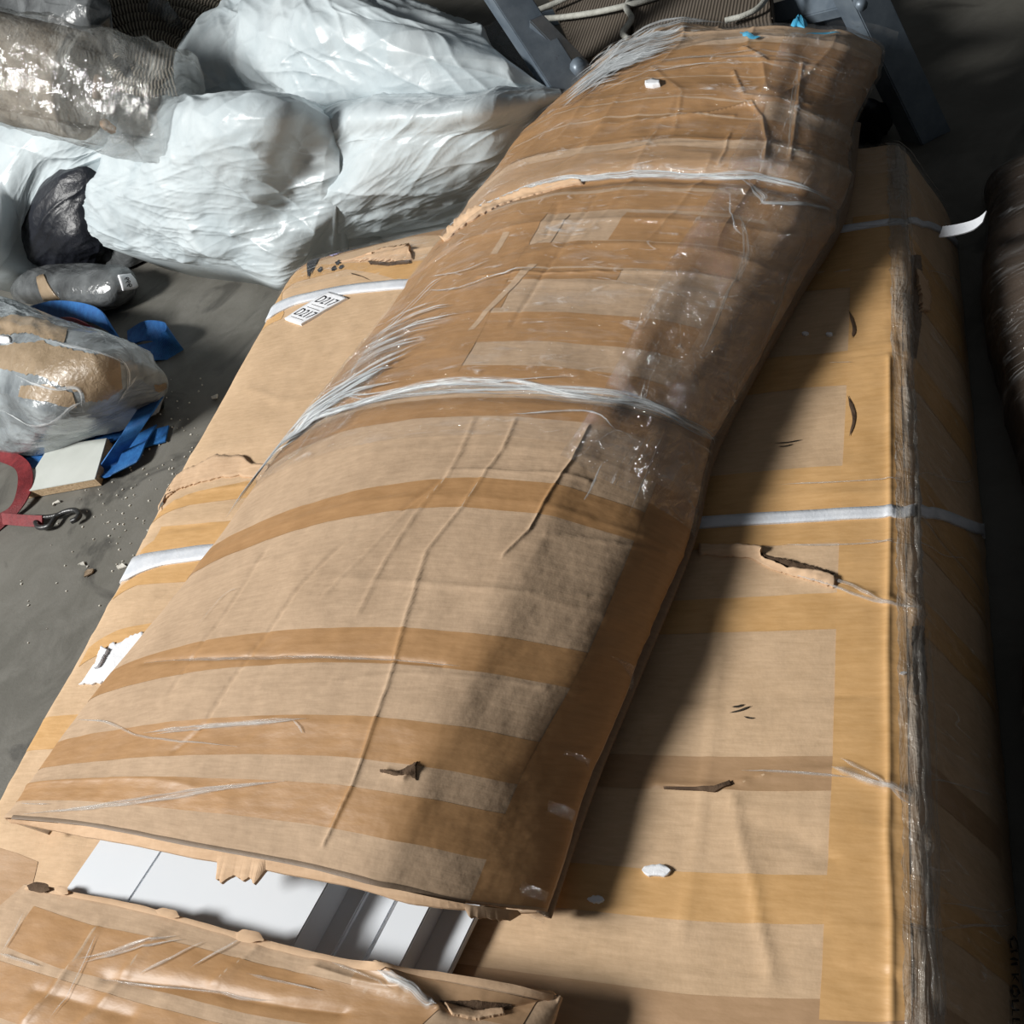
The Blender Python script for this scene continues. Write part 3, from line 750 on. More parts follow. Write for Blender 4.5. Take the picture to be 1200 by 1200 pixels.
CREASE_T = [
    ([(604, 492), (590, 525), (545, 590), (500, 645), (478, 720), (460, 790), (440, 850), (415, 920), (380, 990)], .005, .005),
    ([(555, 492), (540, 530), (527, 555), (490, 600), (450, 660), (420, 720)], .0045, .005),
    ([(478, 600), (430, 650), (380, 700)], .003, .005),
    ([(520, 560), (470, 600), (400, 640), (350, 690), (315, 740), (270, 800), (240, 850), (205, 880)], -.005, .005),
    ([(690, 500), (670, 540), (645, 575), (620, 620), (590, 650)], .005, .005),
    ([(528, 552), (600, 553), (690, 563)], .004, .006),
    ([(310, 645), (270, 710), (200, 810)], -.004, .005),
    ([(395, 680), (480, 684), (600, 695), (710, 700)], .002, .007),
    ([(390, 800), (480, 790), (640, 805)], .002, .007),
    ([(170, 778), (250, 773), (400, 772), (520, 780)], -.004, .006),
    ([(640, 625), (740, 640), (780, 650)], .003, .007),
    ([(560, 325), (660, 320), (760, 318), (860, 330)], .005, .005),
    ([(590, 300), (640, 280), (655, 240)], -.004, .006),
    ([(700, 230), (660, 290), (630, 330), (600, 380)], -.004, .008),
    ([(860, 85), (872, 112), (905, 118), (950, 125), (1000, 118)], .006, .006),
    ([(775, 140), (830, 130), (880, 118), (893, 135), (898, 165), (895, 190)], .006, .006),
    ([(770, 150), (750, 190), (740, 205)], .004, .006), ([(855, 155), (850, 180), (843, 195)], .004, .005),
    ([(700, 150), (780, 138), (860, 132)], .004, .007), ([(720, 180), (800, 170), (880, 168), (960, 175)], .004, .007),
    ([(870, 60), (900, 75), (960, 80), (1010, 90)], .006, .007), ([(760, 75), (800, 110), (790, 150)], .004, .006),
    ([(650, 200), (700, 170), (790, 160)], .003, .006), ([(940, 75), (935, 120), (925, 190)], .005, .006),
    ([(455, 905), (475, 912), (490, 900)], .008, .007),
]
def top_disp(n):
    up = np.clip((n.gv - 4.5) / 2, 0, 1)[:, None]
    D = (.004 + .004 * up) * (fbm(n.A * 5, n.B * 5, 13) - .5) * 2 + .0012 * (fbm(n.A * 26, n.B * 26, 18) - .5) * 2
    D += (.0015 + .004 * up) * np.power(ridged(n.A * 2.2 + 3, n.B * 16 + .8 * fbm(n.A * 3, n.B * 3, 9, 2), 27), 4)
    D += .003 * up * np.power(ridged(n.A * 15 + fbm(n.A * 4, n.B * 5, 3, 2), n.B * 5, 29), 5)
    for pts, h, wd in CREASE_T:
        D += .6 * h * np.exp(-(seg_dist(n.A, n.B, n.ab(pts)) / (wd * .42)) ** 1.1)
    # tight gathers where the film ropes bite in
    for pts, h, wd in (([(345, 510), (420, 474), (500, 461), (600, 459), (700, 467), (800, 494), (836, 514)], -.007, .014),
                       ([(520, 282), (570, 242), (640, 219), (740, 208), (860, 210), (950, 226), (984, 245)], -.012, .016)):
        D += h * np.exp(-(seg_dist(n.A, n.B, n.ab(pts)) / wd) ** 2)
    D *= np.clip(np.minimum(np.arange(n.nu), n.nu - 1 - np.arange(n.nu)) / (n.nu * .08), 0, 1)[None, :]
    return D
TOP = Net(sleeve_ctrl(TOPZ), 420, 640, top_disp)
upper = thing('torn_carton', 'long kraft carton torn open at its near end, lying across the wide carton', 'carton', (-.6, .7, .215))
TOP.build('body', M_CARD, upper, thick=.006)

def tband(y0, y1, mat=M_TAPE, v=None, u0=.6, u1=7.7, name='tape_strip', **k):
    """tape following the stations: y0,y1 measured on the middle rail"""
    va = np.interp(y0, [np.float64(r[3][1]) for r in TOPZ][::-1], np.arange(len(TOPZ))[::-1])
    vb = np.interp(y1, [np.float64(r[3][1]) for r in TOPZ][::-1], np.arange(len(TOPZ))[::-1])
    U = np.linspace(RU(u0), RU(u1), 320)
    return TOP.patch(name, np.stack([U, np.full(320, va)], 1), np.stack([U, np.full(320, vb)], 1), mat, upper, n=320, m=22, off=.0004, **k)
tband(918, 966, u1=6.3); tband(838, 886, u1=6.3); tband(736, 774, u1=6.3); tband(560, 600)
tband(462, 486); tband(428, 450); tband(368, 400); tband(285, 312, u1=7.9); tband(226, 248); tband(176, 203, M_TAPE3); tband(138, 168); tband(92, 118); tband(60, 80)
tband(314, 328, u0=.6, u1=4.5); tband(120, 136, u1=5.0); tband(81, 91); tband(204, 222, u1=6.0); tband(252, 284, M_TAPE, u0=4.2, u1=6.6); tband(402, 426, M_TAPE, u0=.6, u1=3.2); tband(330, 362, M_TAPE, u0=.6, u1=3.4); tband(252, 284, M_TAPE, u0=.6, u1=3.0)
# strip down the right-hand slope
TOP.patch('tape_strip', [(RU(6.02), v) for v in np.linspace(.02, 3.3, 30)], [(RU(6.95), v) for v in np.linspace(.02, 3.3, 30)], M_TAPE, upper, n=300, m=40, off=.0008)
TOP.patch('tape_strip', [(RU(5.7), v) for v in np.linspace(3.3, 6.0, 30)], [(RU(7.2), v) for v in np.linspace(3.3, 6.0, 30)], M_TAPE3, upper, n=300, m=50, off=.0008)
TOP.patch('tape_strip', [(RU(1.0), v) for v in np.linspace(4.1, 5.9, 30)], [(RU(1.55), v) for v in np.linspace(4.1, 5.9, 30)], M_TAPE, upper, n=200, m=24, off=.0008)
TOP.patch('tape_strip', [(RU(1.5), v) for v in np.linspace(4.15, 5.75, 30)], [(RU(3.3), v) for v in np.linspace(4.15, 5.75, 30)], M_TAPE, upper, n=200, m=60, off=.0006)
# pale untaped windows between tape, where the board shows
for a, b in (([(655, 252), (628, 285)], [(668, 252), (645, 285)]), ([(620, 310), (548, 388)], [(630, 310), (556, 386)]), ([(590, 272), (575, 298)], [(598, 272), (583, 298)])):
    TOP.pixstrip('bare_strip', a, b, M_CARD, upper, n=80, m=12, off=.0009)
# clear film over the upper half, denser on the slopes
TOP.patch('stretch_film', [(RU(.35), v) for v in np.linspace(3.55, 9, 40)], [(RU(7.75), v) for v in np.linspace(3.30, 9, 40)], M_FILM, upper, n=260, m=90, off=.0042, label='clear stretch film wrapped round the far half')
TOP.patch('stretch_film', [(RU(4.9), v) for v in np.linspace(3.25, 8.6, 40)], [(RU(7.6), v) for v in np.linspace(2.95, 8.6, 40)], M_FILMC, upper, n=260, m=40, off=.0056, label='wrinkled glossy film on the right slope')
TOP.patch('stretch_film', [(RU(.7), v) for v in np.linspace(3.35, 4.9, 30)], [(RU(2.3), v) for v in np.linspace(3.75, 4.7, 30)], M_FILMC, upper, n=120, m=50, off=.0052, label='glossy wrinkled film on the left slope')
rngb = np.random.RandomState(5); st_ = []
for i in range(46):
    k = rngb.rand(); j = rngb.uniform(-6, 6)
    x0, y0 = 262 + 90 * k + j, 608 - 118 * k
    L_ = rngb.uniform(.5, 1.1)
    x1, y1 = x0 + (90 + 60 * k) * L_, y0 - (88 + 20 * (1 - k)) * L_
    st_.append(([(x0, y0), ((x0 + x1) / 2 - 4, (y0 + y1) / 2 - 5), (x1, y1)], rngb.uniform(.0015, .006)))
for i in range(26):
    k = rngb.rand(); x0, y0 = 345 + 110 * k, 508 - 130 * k + rngb.uniform(-5, 5); L_ = rngb.uniform(40, 120)
    st_.append(([(x0 + 4, y0), (x0 + L_ * .5, y0 - L_ * .34 + 6), (x0 + L_, y0 - L_ * .42)], rngb.uniform(.0012, .004)))
TOP.bunch('bunched_film', st_, M_STRAND, upper, .006, 'milky bunched film on the left slope')
st_ = []
for i in range(60):
    k = rngb.rand(); x0, y0 = 655 + 50 * k + rngb.uniform(-4, 14), 128 - 62 * k + rngb.uniform(-3, 10); L_ = rngb.uniform(.5, 1)
    st_.append(([(x0, y0), (x0 + 62 * L_, y0 - 44 * L_), (x0 + (110 + 60 * k) * L_, y0 - (60 + 12 * k) * L_)], rngb.uniform(.003, .010)))
TOP.bunch('bunched_film', st_, M_STRAND, upper, .007, 'milky bunched film at the far end')
# film ropes tied across
def rope(pts, rads, seed, mat=M_STRAND, offs=.006, spread=4):
    for k, r in enumerate(rads):
        rng = np.random.RandomState(seed + k)
        q = [(x + rng.uniform(-3, 3), y + rng.uniform(-spread, spread)) for x, y in pts]
        TOP.strand('film_rope', q, r, mat, upper, off=offs, n=90, seed=seed + k)
R1 = [(520, 280), (545, 258), (575, 240), (640, 217), (700, 210), (780, 207), (860, 209), (920, 217), (975, 240)]
R2 = [(342, 514), (370, 494), (420, 474), (500, 461), (600, 458), (700, 466), (760, 478), (812, 503), (834, 516)]
rope(R1, (.006, .003, .002, .002, .0015), 300, spread=5); rope(R2, (.008, .003, .002, .002, .0015, .0015), 320, spread=8); rope(R2, (.004, .002), 329, M_STRANDG, spread=4)
rope([(590, 466), (680, 474), (760, 490), (800, 508)], (.004, .003), 340, M_STRANDG)
rope([(600, 488), (660, 487), (700, 492), (722, 506)], (.0022,), 350)
rope([(375, 470), (430, 468), (500, 455), (560, 450), (680, 446)], (.002, .0016), 352)
rope([(405, 455), (440, 405), (500, 345), (520, 330)], (.0025, .0018), 360)
rope([(500, 348), (540, 338), (600, 322), (640, 318)], (.0022,), 364); rope([(505, 330), (540, 318), (575, 304)], (.0018,), 366)
rope([(870, 212), (890, 232), (900, 238), (950, 245), (975, 250)], (.004, .003), 370)
rope([(865, 250), (872, 275), (870, 310), (850, 350), (838, 380), (820, 420)], (.003, .002), 380, M_STRANDG)
rope([(855, 230), (860, 262), (868, 280)], (.002,), 383); rope([(945, 250), (940, 290), (920, 330), (890, 400), (868, 440), (850, 480)], (.003, .002), 384, M_STRANDG)
rope([(935, 85), (930, 110), (926, 150), (924, 190)], (.003, .002), 386, M_STRANDG)
rope([(706, 545), (690, 580), (682, 590)], (.0018,), 388); rope([(780, 500), (756, 560), (735, 605)], (.0018,), 389, M_STRANDG)
rope([(720, 90), (790, 72), (870, 66), (930, 70), (1000, 92)], (.003, .0025), 390, M_STRANDG); rope([(700, 110), (740, 92), (800, 80), (850, 78)], (.002,), 392)
# film creases on the near half
for k, (pts, r) in enumerate((([(30, 955), (100, 948), (180, 938), (260, 925), (335, 916)], .0035), ([(60, 953), (140, 940), (230, 926), (300, 920)], .0018), ([(170, 860), (230, 853), (300, 848), (360, 843)], .0038),
                         ([(92, 844), (125, 847), (160, 862), (200, 868), (280, 876)], .002), ([(180, 862), (260, 852), (345, 846)], .0018), ([(25, 942), (60, 943)], .0012),
                         ([(345, 845), (352, 852), (356, 860)], .0018), ([(230, 738), (262, 700), (280, 690)], .0008), ([(395, 772), (470, 776), (540, 782)], .0010))):
    if len(pts) == 2: pts = [pts[0], ((pts[0][0] + pts[1][0]) / 2, pts[0][1] + 1), pts[1]]
    TOP.strand('film_crease', pts, r, M_CREASE, upper, off=.0025, n=50, seed=k + 410)
for k, (pts, r) in enumerate((([(170, 778), (240, 773), (300, 772), (400, 772), (470, 775)], .0028),)):
    TOP.strand('film_crease', pts, r, M_STRANDG, upper, off=.0015, n=60, seed=k + 440)
# step of torn board behind the first rope
def tflap(top, bot, mat, seed, lift_h, label=None, name='torn_flap', n=60, jag=.25, m=8, off=.003):
    return TOP.pixstrip(name, top, bot, mat, upper, n=n, m=m, off=off, jag=jag, seed=seed, label=label,
                        lift=lambda a, b: lift_h * (1 - b) * (.5 + fbm(a * 9 + 0 * b, b * 3 + 0 * a, seed, 3)))
tflap([(519, 281), (545, 256), (565, 245), (600, 230), (640, 219), (682, 213)], [(524, 283), (548, 263), (568, 251), (602, 237), (640, 226), (684, 217)], M_CARDIN, 31, .007, 'raw torn edge of cardboard')
tflap([(446, 902), (462, 905), (478, 899), (490, 893)], [(446, 905), (464, 909), (480, 908), (488, 914)], M_TEARSHADE, 32, .0005, 'small puncture in the board', 'tear', 24, jag=.12, off=.0012)
TOP.pixstrip('torn_patch', [(757, 99), (766, 96), (774, 98)], [(757, 103), (766, 104), (774, 102)], M_PAPER, upper, n=14, m=4, off=.007)
# light blue tie tape and clear tail at the far end
TOP.strand('blue_tie', [(868, 42), (880, 47), (892, 47)], .006, M_LIGHTBLUE, upper, off=.006, n=20, seed=61)
TOP.strand('blue_tie', [(930, 40), (936, 36), (942, 41)], .010, M_LIGHTBLUE, upper, off=.010, n=14, seed=62, flatk=1, label='light blue plastic knot')
TOP.strand('blue_tie', [(944, 44), (965, 44), (984, 43)], .004, M_LIGHTBLUE, upper, off=.006, n=20, seed=63)
p = [at(955, 42, .36), at(975, 30, .375), at(1000, 30, .375), at(1025, 34, .37), at(1052, 43, .365)]
ribbon_mesh('film_tail', p, [RC @ np.array([.1, 1, .3])] * 5,   .013, M_STRANDG, upper, 30, .0005, label='loose twisted tail of clear film')
# near lip: torn liner and hanging scraps
lip = [at(*p) for p in TOPZ[0]]
def lip_strip(name, i0, i1, drop, mat, seed, push=0.0, label=None):
    n = 60; L = catmull(np.array(lip), np.linspace(i0, i1, n)); rng = np.random.RandomState(seed)
    d = np.array([-.25, -.97, 0.])
    k = fbm(np.linspace(0, 4, n), np.zeros(n), seed, 4)
    e = np.minimum(np.linspace(0, 1, n), np.linspace(1, 0, n)) * 2
    ext = drop * (.35 + 1.1 * k) * np.clip(e * 3, .15, 1)
    A_ = L + [0, 0, -.004]; B_ = L + d * ext[:, None] + np.array([0, 0, -.010]) - np.array([0, 0, .25]) * ext[:, None]
    V = np.concatenate([A_, B_, B_ + [0, 0, -.004], A_ + [0, 0, -.006]])
    Fc = [[j * n + i, j * n + i + 1, ((j + 1) % 4) * n + i + 1, ((j + 1) % 4) * n + i] for j in range(4) for i in range(n - 1)]
    return mesh(name, V, Fc, mat, upper, V[:, :2], False, label)
lip_strip('torn_lip', .0, 5.2, .010, M_CARDIN, 51, label='ragged torn lip of the near opening')
lip_strip('torn_lip', 2.15, 2.75, .026, M_CARDIN, 52)
lip_strip('torn_lip', 4.9, 5.6, .009, M_CARD, 53)
TOP.strand('torn_lip', [(12, 962), (120, 972), (240, 994), (350, 1015), (450, 1039), (545, 1058)], .0025, M_CARDDARK, upper, off=.0006, n=80, seed=54, taper=False)
# loose clear tape ends along the right side
for k, (x, y) in enumerate(((742, 775), (690, 885), (672, 945), (640, 1040))):
    a = at(x - 28, y - 8, .285); b = at(x + 2, y + 4, .262); c = at(x - 2, y + 42, .232); d_ = at(x - 34, y + 26, .255)
    n = 10; U, V_ = np.meshgrid(np.linspace(0, 1, n), np.linspace(0, 1, n)); U = U[..., None]; V_ = V_[..., None]
    P = (a * (1 - U) + b * U) * (1 - V_) + (d_ * (1 - U) + c * U) * V_
    P[..., 2] += .006 * (fbm(U[..., 0] * 4, V_[..., 0] * 4, k + 3, 3) - .5) * 2
    mesh('loose_tape', P.reshape(-1, 3), grid_faces(n, n)[:, ::-1], M_FILMC, upper, np.stack([U.ravel() * .07, V_.ravel() * .07], 1), True, 'clear loose tape end')
# lower side panel of the torn carton seen under the slope
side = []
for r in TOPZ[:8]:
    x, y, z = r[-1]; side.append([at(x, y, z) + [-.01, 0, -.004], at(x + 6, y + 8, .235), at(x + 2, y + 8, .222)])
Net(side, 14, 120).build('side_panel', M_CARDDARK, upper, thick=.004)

# near piece of the same carton, beyond the rip
NEARZ = [
    [(28, 1036, .256), (75, 1045, .270), (150, 1060, .284), (240, 1084, .294), (340, 1112, .298), (440, 1130, .298), (540, 1146, .292), (658, 1168, .262)],
    [(-30, 1090, .258), (25, 1100, .275), (105, 1118, .292), (200, 1142, .302), (305, 1170, .308), (410, 1185, .306), (515, 1198, .296), (636, 1222, .262)],
    [(-110, 1180, .258), (-45, 1195, .277), (45, 1215, .296), (145, 1240, .308), (255, 1265, .313), (365, 1280, .31), (475, 1290, .298), (595, 1310, .262)],
    [(-200, 1290, .258), (-125, 1310, .277), (-25, 1335, .297), (85, 1365, .309), (200, 1385, .314), (315, 1400, .311), (430, 1410, .298), (550, 1425, .262)],
]
def near_disp(n):
    D = .005 * (fbm(n.A * 6, n.B * 6, 33) - .5) * 2 + .0012 * (fbm(n.A * 26, n.B * 26, 18) - .5) * 2
    for pts, h, wd in (([(110, 1090), (90, 1120), (60, 1160), (30, 1195)], .004, .005), ([(180, 1100), (120, 1170), (90, 1200)], .003, .006), ([(445, 1130), (470, 1150), (490, 1165), (515, 1180)], .010, .009),
                       ([(510, 1172), (560, 1182), (610, 1176), (655, 1168)], -.010, .010), ([(120, 1145), (250, 1160), (400, 1185)], -.004, .006), ([(40, 1160), (150, 1190)], -.003, .008),
                       ([(370, 1135), (420, 1150), (470, 1160)], .004, .006), ([(250, 1150), (300, 1110)], .003, .006)):
        D += h * np.exp(-(seg_dist(n.A, n.B, n.ab(pts)) / wd) ** 1.2)
    return D
def near_ctrl():
    out = []
    for r in NEARZ[::-1]:
        W = [at(*p) for p in r]; c = np.mean(W, 0)
        l0 = W[0].copy(); l0 += .06 * (c - l0); l0[2] = .224
        r0 = W[-1].copy(); r0 += .06 * (c - r0); r0[2] = .224
        out.append([l0] + W + [r0])
    return out
NEAR = Net(near_ctrl(), 340, 200, near_disp)
NEAR.build('near_body', M_CARD, upper, thick=.006, label='near end of the carton beyond the rip')
def nstrip(top, bot, mat=M_TAPE, n=50, name='tape_strip', off=.0005, **k): return NEAR.pixstrip(name, top, bot, mat, upper, n=n*2, m=24, off=off, **k)
nstrip([(40, 1062), (110, 1085), (230, 1110), (330, 1135), (440, 1160), (520, 1180)], [(8, 1110), (70, 1135), (200, 1165), (300, 1190), (400, 1205), (480, 1215)])
nstrip([(-20, 1120), (60, 1145), (180, 1180), (260, 1200)], [(-60, 1170), (20, 1200), (120, 1235), (200, 1260)], M_TAPE)
nstrip([(420, 1132), (500, 1146), (560, 1158), (630, 1172)], [(410, 1160), (480, 1176), (545, 1192), (610, 1205)], M_TAPE3)
for k, (pts, r) in enumerate((([(92, 1124), (130, 1118), (160, 1108), (208, 1098)], .004), ([(95, 1130), (150, 1116), (215, 1102)], .002), ([(5, 1115), (20, 1090), (30, 1070)], .002), ([(165, 1142), (200, 1125), (240, 1105)], .0025),
                         ([(225, 1135), (260, 1115), (285, 1100)], .002), ([(60, 1195), (90, 1150), (115, 1095)], .0016), ([(445, 1136), (462, 1146), (480, 1156), (500, 1172), (512, 1178)], .006), ([(290, 1142), (330, 1152), (380, 1162)], .0015),
                         ([(120, 1150), (180, 1158), (260, 1166), (320, 1172)], .0022), ([(390, 1130), (420, 1142), (460, 1158)], .002), ([(0, 1118), (25, 1126), (50, 1134)], .002))):
    NEAR.strand('film_crease', pts, r, M_CREASE if k not in (6,) else M_STRAND, upper, off=.0028, n=40, seed=k + 510)
NEAR.strand('torn_lip', [(32, 1040), (75, 1047), (150, 1062), (240, 1086), (340, 1114), (440, 1132), (540, 1148), (650, 1168)], .0035, M_CARDIN, upper, off=.002, n=110, seed=520, taper=False)
for k, pts in enumerate(([(36, 1041), (50, 1043), (62, 1046)], [(68, 1044), (75, 1046), (84, 1050)], [(186, 1070), (200, 1072), (214, 1078)], [(282, 1094), (292, 1098), (312, 1106)])):
    NEAR.strand('torn_lip', pts, .006 if k != 2 else .004, M_CARDIN if k else M_TEARSHADE, upper, off=.006, n=16, seed=530 + k)
NEAR.pixstrip('tear', [(515, 1172), (560, 1172), (600, 1176)], [(520, 1180), (560, 1188), (598, 1184)], M_TEARSHADE, upper, n=30, m=6, off=.0012, jag=.1)
NEAR.pixstrip('torn_flap', [(520, 1178), (550, 1184), (590, 1184)], [(530, 1190), (560, 1196), (592, 1190)], M_CARDIN, upper, n=30, m=6, off=.003, jag=.08)

# ------------------------------------------------------------------ white boards showing through the rip
ax = at(345, 512, .28) - at(5, 958, .28); ax[2] = 0; ax /= np.linalg.norm(ax); ax = np.array([ax[0] * .95, ax[1], 0]); ax /= np.linalg.norm(ax)
bx = np.array([ax[1], -ax[0], 0])
org = at(300, 1060, .25)
def board(px0, px1, ztop, thick, label, zl=None):
    a = at(*px0, ztop); b = at(*px1, ztop)
    u0 = (a - org) @ bx; u1 = (b - org) @ bx
    y0, y1 = -.10, .14
    T = [org + bx * u0 + ax * y0, org + bx * u1 + ax * y0, org + bx * u1 + ax * y1, org + bx * u0 + ax * y1]
    T = [np.array([t[0], t[1], ztop]) for t in T]
    o = prism('white_board', T, thick, M_PANEL, None, loc=tuple(np.mean(T, 0) - [0, 0, thick]), bevel=.0012)
    return tag(o, label, 'board', 'white boards inside the torn carton')
board((99, 1010), (176, 1016), .262, .045, 'narrow white board at the left end of the rip')
board((177, 1016), (368, 1064), .266, .049, 'widest white board in the middle of the rip')
board((371, 1066), (412, 1078), .230, .013, 'grey shaded board step right of the widest white board')
board((413, 1078), (447, 1086), .225, .008, 'lowest shaded white board beside the bright narrow strip')
board((450, 1086), (488, 1094), .250, .033, 'bright narrow white board strip near the right end of the rip')
board((490, 1095), (541, 1108), .225, .008, 'shaded white board at the right end of the rip')

# ------------------------------------------------------------------ neighbouring wrapped carton at the right edge
def side_ctrl():
    rows = []
    for y, k in [(-.25, 0), (-.25, .6), (-.2, .95), (.1, 1), (.5, 1), (.9, 1), (1.25, .98), (1.45, .96), (1.56, .82), (1.61, .4), (1.61, 0)]:
        rows.append([(x + .012 * math.sin(y * 9 + x * 5), y, z * k) for x, z in ((.052, 0), (.050, .05), (.068, .095), (.14, .125), (.3, .13), (.46, .125), (.52, .08), (.53, 0))])
    return rows
SIDE = Net(side_ctrl(), 140, 420, lambda n: .010 * (fbm(n.A * 6, n.B * 6, 53) - .5) * 2 + crinkle(n.A, n.B, .1, 3, 16, .005, 60))
sidec = thing('wrapped_carton', 'dark film wrapped carton on the floor at the right edge', 'carton', (.28, .6, 0))
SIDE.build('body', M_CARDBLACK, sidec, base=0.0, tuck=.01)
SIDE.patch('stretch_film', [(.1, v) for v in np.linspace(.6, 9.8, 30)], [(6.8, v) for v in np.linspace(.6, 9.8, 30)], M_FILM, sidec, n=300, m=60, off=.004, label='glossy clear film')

# ------------------------------------------------------------------ sacks and bundles
def sack(name, rows, nu, nv, disp, mat, label, cat, base=0.0, tuck=.25, group=None):
    n = Net([[at(*p) for p in r] for r in rows], nu, nv, disp)
    c = n.P.reshape(-1, 3).mean(0)
    o = n.build(name, mat, None, base=base, tuck=tuck, loc=(c[0], c[1], base))
    tag(o, label, cat, group); return n, o

def edgefade(n, f=.06):
    a = np.clip(np.minimum(np.arange(n.nu), n.nu - 1 - np.arange(n.nu)) / (n.nu * f), 0.03, 1)[None, :]
    b = np.clip(np.minimum(np.arange(n.nv), n.nv - 1 - np.arange(n.nv)) / (n.nv * f), 0.03, 1)[:, None]
    return a * b
def wrinkles(ang, amp, seed, fa=1.6, fb=9):
    def f(n):
        D = crinkle(n.A, n.B, ang, fa, fb, amp, seed) + crinkle(n.A, n.B, ang + .5, fa * 2, fb * 1.3, amp * .45, seed + 77)
        D += amp * .9 * (fbm(n.A * 6, n.B * 6, seed + 3) - .5)
        return D * edgefade(n)
    return f

# back and upper sheet
sack('white_sack', [
    [(215, 128, 0.30), (300, 124, 0.32), (380, 124, 0.32), (470, 126, 0.30), (560, 124, 0.28), (642, 114, 0.26)],
    [(205, 95, 0.36), (300, 98, 0.37), (380, 100, 0.38), (470, 104, 0.36), (560, 108, 0.33), (646, 106, 0.28)],
    [(206, 62, 0.40), (290, 66, 0.43), (370, 66, 0.44), (460, 72, 0.42), (545, 82, 0.38), (625, 92, 0.32)],
    [(228, 28, 0.42), (290, 28, 0.47), (365, 26, 0.50), (450, 36, 0.47), (530, 52, 0.42), (600, 74, 0.35)],
    [(268, 4, 0.42), (310, -6, 0.47), (370, -12, 0.50), (440, 8, 0.48), (510, 34, 0.42), (575, 58, 0.35)],
    [(290, -14, 0.30), (320, -30, 0.35), (380, -34, 0.38), (440, -8, 0.35), (510, 20, 0.30), (565, 46, 0.26)]],
     260, 200, wrinkles(-.35, .026, 5), M_WHITE, 'large white plastic sack at the back, its top towards the steel trestle', 'sack', 0.18, .4)
# right part with pleats
sack('white_sack', [
    [(325, 312, .05), (385, 292, .05), (450, 276, .05), (520, 262, .05), (580, 246, .05), (626, 226, .05)],
    [(340, 262, .17), (400, 244, .19), (460, 232, .20), (530, 218, .20), (590, 202, .20), (640, 178, .18)],
    [(352, 220, .24), (410, 205, .27), (470, 196, .28), (540, 184, .28), (595, 168, .27), (648, 150, .22)],
    [(362, 180, .30), (420, 165, .33), (480, 160, .34), (545, 150, .33), (595, 140, .31), (655, 128, .27)],
    [(370, 142, .34), (430, 134, .38), (490, 132, .38), (550, 128, .37), (595, 122, .34), (658, 110, .30)],
    [(376, 120, .32), (440, 116, .35), (500, 116, .35), (555, 114, .34), (595, 110, .32), (655, 102, .28)]],
     260, 220, lambda n: wrinkles(.12, .020, 15, 1.8, 10)(n) + .016 * np.power(ridged(n.A * 9 + fbm(n.A * 3, n.B * 2, 4, 2) * .6, n.B * 1.2, 44), 3) * np.clip((n.gu - 2.6) / 1.5, 0, 1)[None, :] * edgefade(n),
     M_WHITE, 'white plastic sack with deep pleats just behind the two cartons', 'sack', 0.0, .15)
# front bright sack end
sack('white_sack', [
    [(120, 288, .10), (170, 302, .09), (225, 310, .085), (280, 318, .08), (325, 334, .07), (350, 320, .08)],
    [(92, 262, .15), (160, 275, .17), (225, 284, .17), (285, 290, .16), (330, 298, .14), (372, 284, .12)],
    [(90, 236, .19), (165, 246, .25), (230, 252, .25), (290, 256, .23), (335, 258, .20), (392, 252, .19)],
    [(108, 212, .24), (175, 212, .32), (240, 214, .33), (300, 216, .31), (345, 218, .27), (396, 218, .25)],
    [(122, 176, .30), (185, 172, .39), (250, 172, .41), (310, 174, .39), (350, 180, .34), (398, 190, .30)],
    [(132, 150, .33), (195, 136, .44), (260, 130, .47), (320, 130, .45), (360, 140, .40), (394, 160, .33)],
    [(160, 138, .33), (205, 118, .43), (265, 110, .46), (325, 112, .44), (355, 118, .40), (372, 134, .32)]],
     260, 240, wrinkles(-.28, .024, 25), M_WHITE, 'bright white crumpled sack end overhanging the dark gap beside the black bag', 'sack', 0.0, .35)
# left sheet
sack('white_sack', [
    [(-40, 330, .10), (2, 312, .12), (22, 268, .18), (60, 218, .26), (118, 188, .30), (180, 168, .31)],
    [(-50, 280, .22), (-8, 268, .24), (14, 235, .27), (50, 198, .31), (110, 172, .34), (184, 155, .33)],
    [(-60, 220, .30), (-18, 212, .33), (8, 195, .35), (45, 172, .37), (105, 155, .39), (186, 142, .36)],
    [(-70, 160, .36), (-25, 156, .40), (5, 150, .42), (45, 140, .42), (105, 132, .43), (180, 128, .40)],
    [(-80, 110, .38), (-25, 110, .42), (5, 112, .43), (45, 112, .43), (105, 110, .43), (175, 115, .40)]],
     200, 180, wrinkles(-.05, .020, 35, 1.4, 9), M_WHITE, 'white plastic sheet draped at the left edge under the beige roll', 'sheet', 0.0, .2)
# black bag in the dark gap
sack('black_bag', [
    [(4, 318, .02), (40, 320, .03), (80, 316, .03), (115, 308, .03)],
    [(10, 280, .12), (45, 275, .16), (85, 280, .15), (124, 290, .09)],
    [(25, 245, .20), (60, 232, .25), (95, 236, .22), (122, 262, .14)],
    [(48, 215, .25), (80, 200, .29), (110, 200, .27), (128, 235, .18)],
    [(80, 198, .22), (105, 180, .26), (125, 178, .25), (140, 210, .18)]],
     110, 110, wrinkles(.9, .016, 45, 2, 7), M_BLACK, 'black plastic bag in the gap between the white sheet and the bright sack', 'bag')
